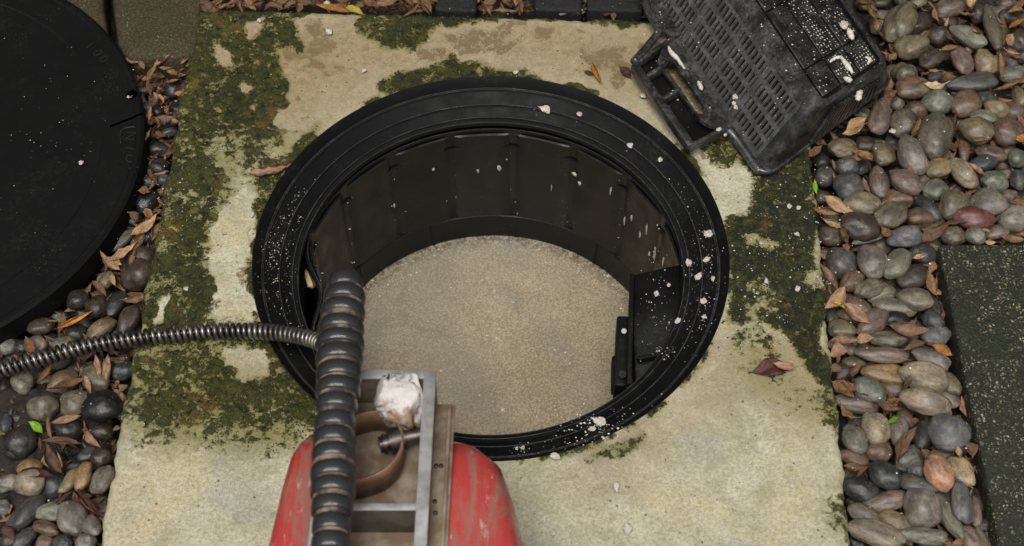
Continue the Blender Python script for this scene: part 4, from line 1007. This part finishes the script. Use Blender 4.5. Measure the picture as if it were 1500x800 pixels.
lz(1180, 0, 4, [(985,25,115,70,-70,'t'),(950,90,130,45,-12,'t'),(765,90,75,45,70,'b'),(740,40,70,18,45,'b'),(1225,150,130,45,-35,'o','orange leaf near the top right, the brightest there'),(1240,65,105,45,-15,'b'),(1195,245,105,70,-60,'p'),(1200,315,105,50,5,'p'),(840,285,105,30,-5,'b'),(855,210,105,40,65,'b'),
 (710,195,65,35,-50,'b'),(770,408,85,40,20,'t'),(838,432,85,38,30,'b'),(770,492,130,55,5,'c','cream-coloured leaf lying on pebbles, the palest on the right'),(700,438,65,30,-25,'b'),(1135,385,195,50,-78,'p'),(1200,500,190,42,-20,'b'),(390,85,105,65,60,'b'),(440,140,105,55,-60,'b'),(505,335,65,45,-40,'b'),(490,500,85,50,-70,'b'),
 (495,565,105,65,-30,'b'),(290,735,150,65,-30,'t'),(650,750,115,42,-60,'b'),(1010,170,115,42,65,'b'),(875,722,100,45,-75,'k'),(640,42,75,35,70,'b'),(370,45,110,55,40,'b'),(1170,130,110,30,82,'b'),(450,210,65,35,60,'b'),(350,10,120,60,10,'b'),(880,650,60,25,70,'b'),(1090,540,90,20,85,'k'),(1250,20,110,45,-40,'b'),(1270,480,60,40,-20,'b')], z=-.004)
lz(1180, 180, 4, [(290,35,145,65,-20,'t'),(330,215,135,95,50,'b'),(300,190,100,70,-30,'b'),(60,180,125,65,-40,'b'),(95,110,90,50,60,'b'),(645,35,115,42,-60,'b'),(1025,110,135,32,-15,'b'),(1010,290,135,45,60,'p'),(1270,80,70,70,0,'o'),(200,480,190,75,20,'t'),(160,575,130,75,15,'t'),(235,670,125,55,85,'b'),(110,515,150,65,12,'b'),
 (470,475,95,45,-30,'b'),(470,640,85,65,60,'b'),(615,270,75,28,80,'b'),(365,380,105,42,60,'b'),(755,650,180,75,-25,'b'),(870,600,150,32,5,'b'),(1220,660,135,52,20,'p'),(1250,460,125,38,-10,'b'),(1080,695,65,45,10,'t'),(1050,635,75,28,-15,'t'),(970,400,75,32,-10,'b'),(60,380,85,32,85,'g','small bright green leaf at the slab right edge'),(165,250,60,25,80,'t'),(170,330,70,22,75,'t')], z=-.004)
lz(1180, 360, 3.334, [(115,165,150,62,62,'p'),(140,255,140,85,-45,'p'),(170,300,75,42,20,'y','yellow-green leaf scrap on a pinkish leaf'),(490,402,200,85,4,'p','broad pinkish tan leaf across pebbles midway down the right bed'),(530,480,165,45,-30,'p'),(620,190,115,55,75,'b'),(620,100,65,42,-60,'b'),(660,510,105,50,20,'o'),(180,460,145,42,10,'p'),(285,462,85,40,0,'p'),(160,540,85,85,0,'p'),
 (240,620,125,45,-50,'b'),(200,700,105,55,50,'b'),(250,710,115,45,50,'k'),(490,670,115,45,-60,'b'),(150,620,70,60,0,'b'),(550,60,55,32,0,'t'),(430,750,85,45,70,'b'),(245,325,150,65,38,'p'),(190,10,45,35,60,'b')], z=-.002)
lz(1180, 560, 3.334, [(180,20,110,65,30,'k'),(210,155,125,45,48,'b'),(400,122,130,50,5,'b'),(430,95,95,38,-20,'b'),(425,180,75,38,-25,'g','fresh green leaf tip beside the round pinkish tan pebble'),(480,325,215,62,-55,'b','long curled brown leaf pointing up right in the lower right bed'),(790,330,75,70,60,'b'),(585,360,65,42,70,'b'),(745,345,55,42,80,'t'),(235,412,105,40,10,'b'),(290,435,90,35,-40,'b'),(750,790,65,42,0,'b'),(530,190,50,35,0,'k'),(700,800,70,35,30,'b')], z=-.002)
kl = dict(bed='L', z=-.006)
lz(0, 380, 5, [(530,445,275,62,-28,'o','tan-orange curled leaf below the black lid edge'),(445,405,110,14,25,'b'),(740,210,150,52,40,'b'),(820,20,160,62,25,'t'),(830,150,100,42,65,'t'),(980,290,180,70,-18,'b'),(630,580,75,34,60,'b'),(495,580,60,42,70,'b'),(400,455,95,16,0,'b'),(230,640,140,80,60,'k')], **kl)
lz(0, 500, 5, [(715,180,185,62,72,'p'),(790,195,190,75,85,'p'),(322,235,180,58,-70,'b'),(490,345,270,72,-30,'b'),(640,320,170,48,65,'p'),(572,190,85,38,70,'b'),(860,385,160,75,50,'p'),(905,340,75,60,30,'b'),(275,640,150,62,40,'g','bright green leaf among dark pebbles on the left'),(370,635,150,42,75,'p'),(480,572,210,48,-15,'p'),(440,735,270,55,-5,'b'),(680,700,175,80,45,'p'),(295,755,110,32,70,'b'),(90,430,60,30,60,'b'),(860,650,60,40,0,'b')], **kl)
lz(0, 640, 5, [(400,170,225,115,50,'k'),(435,160,155,14,62,'t'),(265,285,280,80,10,'d'),(400,475,310,48,-22,'d','dark red-brown curved leaf arching over a pale green pebble'),(650,455,280,100,45,'d','dark red-brown leaf leaning on the slab edge, lower left'),(50,700,120,90,40,'d')], **kl)
lz(160, 60, 6.67, [(200,210,195,60,5,'t'),(540,205,200,65,-25,'t'),(750,190,170,62,-58,'t'),(560,260,150,40,10,'b'),(790,245,95,50,0,'b'),(620,330,130,60,30,'b'),(610,375,145,34,5,'b'),(290,370,170,42,-50,'k'),(420,310,190,55,-62,'b'),(510,560,125,42,50,'t'),(440,540,105,60,70,'p'),(560,660,85,62,80,'b'),(395,710,195,40,85,'t'),(530,755,195,45,-10,'b'),(650,790,110,62,50,'t'),(740,510,130,40,-45,'b'),(320,240,100,60,60,'b'),(460,440,120,50,-30,'k')], bed='L', z=-.004)
lz(150, 160, 3.334, [(220,140,110,30,-78,'t'),(340,190,105,40,-50,'b'),(250,335,95,25,55,'b'),(200,400,52,50,0,'b'),(210,560,155,62,-45,'t'),(265,610,115,45,-75,'b'),(170,650,125,50,-60,'b'),(100,705,155,45,-40,'p'),(40,750,125,50,30,'t'),(140,720,80,40,-70,'b'),(290,130,80,40,40,'k'),(155,520,60,35,30,'b')], bed='L', z=-.004)
lz(280, 0, 4.167, [(120,25,135,90,30,'b'),(230,30,125,38,-15,'b'),(345,20,115,50,40,'b'),(500,40,105,38,15,'b'),(615,30,85,60,-30,'p'),(690,25,85,60,10,'b'),(880,62,210,38,5,'o'),(1000,62,130,48,25,'y','yellow leaf hanging over the slab far edge'),(1200,20,155,60,-10,'b'),(1320,15,95,50,40,'b'),(1430,30,125,70,70,'b'),(820,40,120,35,50,'b'),(60,10,90,50,60,'b'),(400,12,90,40,-30,'b'),(1080,20,120,45,30,'k'),(560,8,90,50,0,'b'),(1260,-5,110,55,60,'b'),(960,10,110,45,-40,'b'),(760,6,110,45,20,'k')], bed='T', z=.002)
lz(600, 0, 4.167, [(90,40,125,65,50,'b'),(470,35,115,75,60,'b'),(570,55,140,30,0,'b'),(1450,95,80,40,-30,'b'),(490,10,100,50,-20,'b'),(680,20,90,40,80,'k'),(130,5,100,50,10,'b')], bed='T', z=.002)
leaf(395,252,56,18,-12,'p',z=.004,bed='S',special='pinkish brown leaf on the slab left of the manhole rim',tilt=.1)
leaf(1128,542,56,26,-6,'d',z=.006,bed='S',special='dark red-brown wet leaf lying flat on the slab right of the manhole',tilt=.1)
leaf(1151,536,32,15,12,'p',z=.011,bed='S',special='small pinkish folded leaf on the dark leaf on the slab',tilt=.2)
leaf(875,104,40,13,72,'o',z=.006,bed='S',special='small curled orange leaf on the slab above the manhole',tilt=.2)
leaf(862,108,16,10,20,'k',z=.003,bed='S',special='tiny black leaf scrap beside the curled orange leaf',tilt=.1)
leaf(915,106,24,14,50,'d',z=.004,bed='S',special='dark red leaf scrap at the crate handle',tilt=.1)
# fine litter: nobody could count it
mb = MB(); rn = random.Random(4)
TOPS = [(300,-30),(965,-30),(960,22),(800,18),(300,10)]
GAP = [(188,88),(282,88),(272,140),(238,290),(214,420),(190,420),(210,330),(222,200)]
for pl, cnt, zz in ((BEDR, 900, -.038), (BEDL, 520, -.036), (TOPS, 420, -.02), (GAP, 220, -.03)):
    k = 0
    while k < cnt:
        x, y = rn.uniform(-20, 1530), rn.uniform(-30, 815)
        if not inside(pl, x, y): continue
        k += 1; p = W(x, y, zz+rn.uniform(-.012, .012)); a_ = rn.uniform(0, 6.28); l = rn.uniform(.005, .017); w = l*rn.uniform(.15, .45)
        d = Vector((math.cos(a_), math.sin(a_), rn.uniform(-.5, .5))).normalized(); s_ = d.cross(Vector((rn.uniform(-.5, .5), rn.uniform(-.5, .5), 1))).normalized()
        u_ = d.cross(s_)*.0006; tip, tail = p+d*l, p-d*l; m1, m2 = p+s_*w+u_*6, p-s_*w+u_*4
        mb.add(hexa([tail, m2, tip, m1], [tail+u_, m2+u_, tip+u_, m1+u_]))
m = NT('leaf_litter'); gi = m.n('ShaderNodeNewGeometry')
c = m.mix(gi.outputs['Random Per Island'], (.05, .024, .011), (.30, .16, .075))
tag(obj('leaf_litter', mb.mesh(), m.done(m.mix(m.ramp(m.noise(140, 3), .35, .7), c, m.mix(1.0, c, (.5, .45, .4), 'MULTIPLY')), .6), None, False), kind='stuff')

# ------------------------------------------------------------------ labels told apart by nearest landmark
MARK = {'R': [((1305,105),'crate right corner'),((1300,35),'upright olive-grey pebble by the crate'),((1417,52),'pale green pointed pebble'),((1454,40),'long dark upright pebble'),((1374,150),'greenish round pebble'),((1369,200),'biggest tilted dark pebble'),((1426,320),'dark red pebble'),((1326,347),'angular blue-grey pebble'),((1195,275),'green leaf at slab edge'),((1255,285),'tan leaf pile by the slab'),((1327,480),'broad pinkish leaf'),((1294,572),'ochre pebble'),((1283,628),'round pinkish tan pebble'),((1390,634),'round blue-grey pebble'),((1374,692),'orange pebble'),((1351,746),'round mauve-grey pebble'),((1281,780),'big pale tan pebble'),((1480,250),'photo right border'),((1390,5),'photo top border'),((1190,180),'crate rounded near corner')],
 'L': [((55,628),'bright green leaf'),((149,594),'shiny black pebble'),((201,401),'large wet brown pebble'),((120,670),'cracked ochre pebble'),((106,760),'grey pitted pebble'),((79,748),'pale green pebble'),((148,481),'olive pebble above the cable'),((5,790),'photo lower left corner'),((20,570),'cable at the left border'),((230,90),'mossy paving stone'),((205,140),'lid notch'),((215,330),'lid right edge'),((106,470),'tan-orange leaf')],
 'T': [((300,8),'slab far left corner'),((525,12),'yellow leaf'),((665,8),'left dark block'),((850,8),'middle dark block'),((420,8),'photo top border')], 'S': [((700,300),'manhole')]}
ORD = ['nearest', 'second nearest', 'third nearest', 'fourth nearest', 'fifth nearest', 'sixth nearest', 'seventh nearest', 'eighth nearest', 'ninth nearest', 'tenth nearest', 'eleventh nearest', 'twelfth nearest']
def relabel(lst, noun, adj):
    cls = {}
    for t in lst:
        if t[6]: continue
        mkk = min(MARK[t[5]], key=lambda q: (q[0][0]-t[1])**2+(q[0][1]-t[2])**2)
        cls.setdefault((t[3], t[4], mkk[1]), []).append((((mkk[0][0]-t[1])**2+(mkk[0][1]-t[2])**2), t))
    for (cn, sw, mk_), L_ in cls.items():
        L_.sort(key=lambda q: q[0])
        for i, (d, t) in enumerate(L_):
            t[0]['label'] = f"{sw} {cn} {noun} {ORD[min(i, 11)]} to the {mk_}"
GN = {'R': 'right bed beside the slab', 'L': 'left bed beside the slab', 'T': 'strip beyond the slab', 'S': 'slab'}
relabel(PEB, 'pebble', ''); relabel(LEAF, 'leaf', '')
for t in PEB: t[0]['group'] = 'pebbles in the '+GN[t[5]]
for t in LEAF: t[0]['group'] = 'fallen leaves in the '+GN[t[5]] if t[5] != 'S' else 'fallen leaves on the slab'

# ------------------------------------------------------------------ grease lumps and crumbs
GL = [(800,160,18,14,.011,'white grease lump on the far rim of the manhole, largest there'),(922,213,11,9,.008,'white grease lump on the rim below the crate handle, long one'),(967,234,8,8,.008,'pale round grease lump on the rim, right of the long one'),(849,168,9,8,.009,'small grease lump right of the large one on the far rim'),(1037,343,17,12,.008,'white grease lump on the right rim, widest there'),
 (1034,381,14,8,.008,'flat white grease lump below the widest one on the right rim'),(1022,406,14,12,.008,'squarish white grease lump, midway down the right rim'),(1009,387,10,11,.006,'cream grease lump near the inner right rim'),(1030,442,12,9,.008,'white grease lump on the rim, above two small ones'),(1044,408,7,7,.008,'small white grease lump at the outer right rim'),
 (1032,464,8,9,.008,'lower small white grease lump on the right rim'),(992,471,12,8,.004,'oval white grease lump at the inner right edge of the rim'),(962,430,8,10,-.048,'white grease lump on the baffle bracket, lower one'),(979,418,7,8,-.048,'white grease lump on the baffle bracket, upper one'),(880,618,24,18,.008,'largest white grease splat on the near rim, lower right'),(868,628,12,9,.008,'crumbly end of the near rim grease splat'),
 (814,668,16,11,.006,'white grease lump on the outer near edge of the rim'),(766,656,7,6,.008,'small grease lump left on the near rim, right one'),(757,657,6,5,.008,'small grease lump left on the near rim, left one'),(919,777,13,14,.007,'round white lump on the slab near the bottom border'),(902,712,11,13,.006,'white crumbly lump on the slab below the manhole'),(810,782,9,9,.004,'small white lump on the slab right of the red machine'),
 (482,46,11,12,.006,'white lump on mossy slab near the far edge'),(533,103,8,8,.004,'white lump on the pale slab above the manhole left'),(755,106,9,9,.004,'white lump at the mossy rim top'),(369,315,7,11,.004,'white lump on moss left of the manhole'),(272,423,9,8,.002,'white grease smear on moss left of the manhole'),(1168,343,9,8,.004,'white lump on dark moss right of the manhole, upper'),(1168,424,10,9,.004,'white lump on dark moss right of the manhole, lower'),
 (1156,303,8,7,.004,'white lump below the crate corner on dark moss, left'),(1170,304,8,7,.004,'white lump below the crate corner on dark moss, right'),(1116,356,10,6,.003,'white flat scrap on the slab right of the manhole'),(1123,412,8,8,.004,'white lump on moss between the rim and slab edge'),(941,140,12,10,.006,'grey-white lump beside the crate handle'),(188,142,5,4,.016,'white crumb in the lid notch'),(119,238,8,8,.018,'white lump on the black lid, largest'),
 (1077,142,10,8,.07,'white lump on the crate wall, upper of three'),(1075,152,7,6,.07,'white lump on the crate wall, middle of three'),(1078,157,8,7,.07,'white lump on the crate wall, lower of three'),(1052,190,9,7,.036,'white lump on the crate handle corner, left'),(1062,198,7,6,.032,'white lump on the crate handle corner, right'),(1308,192,10,10,.0,'white lump on a dark pebble below the crate'),(1236,38,13,16,.082,'cream grease patch on the crate base'),(380,30,8,6,.006,'white scrap by the leaves at the far edge, left'),(478,6,9,8,.006,'white scrap among the leaves at the far edge'),(736,601,9,6,-.273,'pale scrap floating on the water')]
GM = [lump(s_, 3, .8) for s_ in range(20, 28)]
for me in GM: me.materials.append(M_grease); me.polygons.foreach_set('use_smooth', [True]*len(me.polygons))
rn = random.Random(9)
for x, y, w_, h_, z, lab in GL:
    o = bpy.data.objects.new('grease_lump', rn.choice(GM)); COL.objects.link(o); s = SC(x, y, z)
    p_ = W(x, y, z)
    if z > 0 and math.hypot(p_.x, p_.y) < .3:
        for _ in range(4): z = zrim(math.hypot(p_.x, p_.y))+.0012; p_ = W(x, y, z)
    o.location = p_; o.scale = (w_/s/2*.98, h_/s/2*1.1, min(w_, h_)/s/2*.6); o.rotation_euler = (rn.uniform(-.3, .3), rn.uniform(-.3, .3), rn.uniform(-.5, .5))
    tag(o, lab, 'grease', 'white grease lumps')
# smears and clots on the crate
def smear(pts, r0, z, label):
    vs, fs = tube(smooth_path([W(x, y, z) for x, y in pts], 24), lambda t: r0*(.45+.55*math.sin(math.pi*min(.98, max(.04, t))))*(1+.35*mnoise.noise(Vector((t*9, r0*999, pts[0][0])))), 8)
    for i, v in enumerate(vs): vs[i] = v+Vector((mnoise.noise(v*300), mnoise.noise(v*300+Vector((3,3,3))), 0))*.0012
    tag(obj('grease_smear', mesh(vs, fs), M_grease), label, 'grease', 'grease smears on the crate')
smear([(1242,42),(1246,50),(1249,58)], .0042, .077, 'cream grease streak hanging from the patch on the crate base')
smear([(1216,91),(1224,85),(1232,83)], .0024, .095, 'short hooked grease smear on the crate base panel')
smear([(1232,84),(1240,95),(1249,107)], .0036, .086, 'diagonal lumpy grease smear on the crate base panel')
smear([(1236,114),(1243,117),(1246,120)], .0042, .0865, 'grease clot at the near corner of the crate base panel')
smear([(1268,84),(1274,87),(1271,94)], .0026, .068, 'curled grease smear at the right corner of the crate base')
smear([(1256,147),(1259,138),(1263,138)], .0055, .064, 'grease patch over the fins on the crate near end')
smear([(979,68),(984,78),(992,86),(1003,101)], .0034, .034, 'rough grease streak along the handle top of the crate')
smear([(1022,119),(1026,126),(1028,132)], .0034, .036, 'grease clot beside the hand hole of the crate')
mb = MB(); rn = random.Random(31)
oct_ = [(1,0,0),(-1,0,0),(0,1,0),(0,-1,0),(0,0,1),(0,0,-1)]; of_ = [(0,2,4),(2,1,4),(1,3,4),(3,0,4),(2,0,5),(1,2,5),(3,1,5),(0,3,5)]
def crumb(p, r):
    mb.add(([Vector((x*r*rn.uniform(.6, 1.4), y*r*rn.uniform(.6, 1.4), z*r*.7))+p for x, y, z in oct_], of_))
def gauss_cloud(n, x0, y0, sx, sy, z, rmin=.0004, rmax=.0011, ok=None, ang=0):
    for _ in range(n):
        a_, b_ = rn.gauss(0, sx), rn.gauss(0, sy); c_, s_ = math.cos(R(ang)), math.sin(R(ang))
        x, y = x0+a_*c_-b_*s_, y0+a_*s_+b_*c_; p = W(x, y, z)
        rq = math.hypot(p.x, p.y)
        if .2445 < rq < .3005 and z < .012:
            for _k in range(3): p = W(x, y, zrim(math.hypot(p.x, p.y)))
        if ok and not ok(p): continue
        crumb(p, rmin+(rmax-rmin)*rn.random()**3)
onrim = lambda p: .246 < math.hypot(p.x, p.y) < .297
onslab = lambda p: math.hypot(p.x, p.y) > .303
gauss_cloud(330, 425, 300, 60, 22, .0066, ok=onrim, ang=-60); gauss_cloud(260, 408, 400, 50, 18, .0066, ok=onrim, ang=85)
gauss_cloud(260, 1030, 420, 90, 24, .0066, ok=onrim, ang=88); gauss_cloud(160, 980, 250, 70, 20, .0066, ok=onrim, ang=50)
gauss_cloud(140, 860, 625, 24, 12, .0066, .0004, .0016); gauss_cloud(120, 720, 145, 180, 14, .0066, ok=onrim); gauss_cloud(150, 860, 640, 120, 16, .0066, ok=onrim, ang=-18)
for x, y, w_, h_, z, lab in GL:
    if .002 < z < .02: gauss_cloud(9, x, y, w_*.75, h_*.75, .0066 if z > .0061 else .0015, .0003, .0010)
gauss_cloud(420, 1130, 350, 55, 75, .0015, .0005, .0016, ok=lambda p: onslab(p) and p.x < .46); gauss_cloud(150, 1080, 270, 60, 30, .0015, ok=onslab); gauss_cloud(90, 270, 290, 40, 40, .002, ok=onslab)
gauss_cloud(240, 700, 60, 220, 40, .001, .0004, .001, ok=onslab); gauss_cloud(260, 950, 680, 140, 80, .001, .0004, .0011, ok=onslab); gauss_cloud(120, 270, 650, 80, 90, .001, .0004, .0009, ok=onslab)
gauss_cloud(120, 100, 200, 70, 110, .0150, .0003, .0009, ok=lambda p: (p.x+.805)**2+(p.y-.1555)**2 < .30**2)
gauss_cloud(70, 965, 450, 16, 40, -.0515, .0004, .0011, ok=lambda p: math.hypot(p.x, p.y) < .243 and p.x > .172); gauss_cloud(60, 975, 514, 8, 5, -.0485, .0004, .0013)
gb = MB(); keep_mb = mb; mb = gb
gauss_cloud(420, 900, 700, 230, 70, .0008, .0003, .0010, ok=lambda p: onslab(p) and p.x < .47); gauss_cloud(260, 270, 690, 70, 80, .0008, .0003, .0009, ok=lambda p: onslab(p) and p.x > -.5); gauss_cloud(320, 680, 70, 240, 38, .0008, .0003, .0012, ok=lambda p: onslab(p) and p.y < .415); gauss_cloud(120, 340, 330, 22, 90, .0008, .0003, .0009, ok=onslab)
m = NT('dark_grit'); gi = m.n('ShaderNodeNewGeometry')
tag(obj('grit', mb.mesh(), m.done(m.mix(gi.outputs['Random Per Island'], (.02, .016, .01), (.20, .13, .07)), .8), None, False), kind='stuff')
mb = keep_mb
# splashes on the inside wall
for _ in range(300):
    t = R(rn.choice([rn.gauss(45, 28), rn.gauss(20, 14), rn.gauss(95, 35), rn.gauss(160, 10)])); z = -.062-.165*rn.random()**.8
    if not (0 < t < math.pi*1.05): continue
    r = lr(.2468-.0036*((-.06-z)/.143)-.0025, z, t)
    crumb(Vector((r*math.cos(t), r*math.sin(t), z)), .0004+.0012*rn.random()**4)
bpy.context.view_layer.update(); dg = bpy.context.evaluated_depsgraph_get()
for pl, cnt in ((BEDR, 260), (BEDL, 60), ([(950,5),(1085,0),(1250,0),(1300,95),(1150,240),(1110,240),(1060,195),(1010,215),(930,95)], 420)):
    k = 0
    while k < cnt:
        x, y = rn.uniform(0, 1500), rn.uniform(0, 800)
        if not inside(pl, x, y): continue
        k += 1; p = W(x, y, 0); hit, loc, *_ = scene.ray_cast(dg, Vector((p.x, p.y, .5)), Vector((0, 0, -1)))
        if hit and loc.z < .13: crumb(loc, .0004+.0012*rn.random()**4)
tag(obj('grease_crumbs', mb.mesh(), M_grease, None, False), kind='stuff')
# paler clots on the wall
for ang, z, w_, h_ in ((30,-.11,.0022,.024),(24,-.135,.002,.03),(41,-.14,.002,.02),(48,-.10,.0018,.018),(18,-.12,.002,.022),(70,-.15,.0018,.016),(88,-.125,.006,.010),(95,-.13,.004,.007),(38,-.12,.004,.012),(33,-.135,.004,.014),(62,-.105,.007,.006),(60,-.12,.005,.007),(125,-.155,.003,.008),(27,-.15,.004,.010),(110,-.11,.004,.005)):
    t = R(ang); r = .2415; o = bpy.data.objects.new('wall_clot', rn.choice(GM)); COL.objects.link(o)
    o.parent = man; o.location = (r*math.cos(t), r*math.sin(t), z); o.rotation_euler = (0, 0, t); o.scale = (.0016, w_*.6, h_*.6)
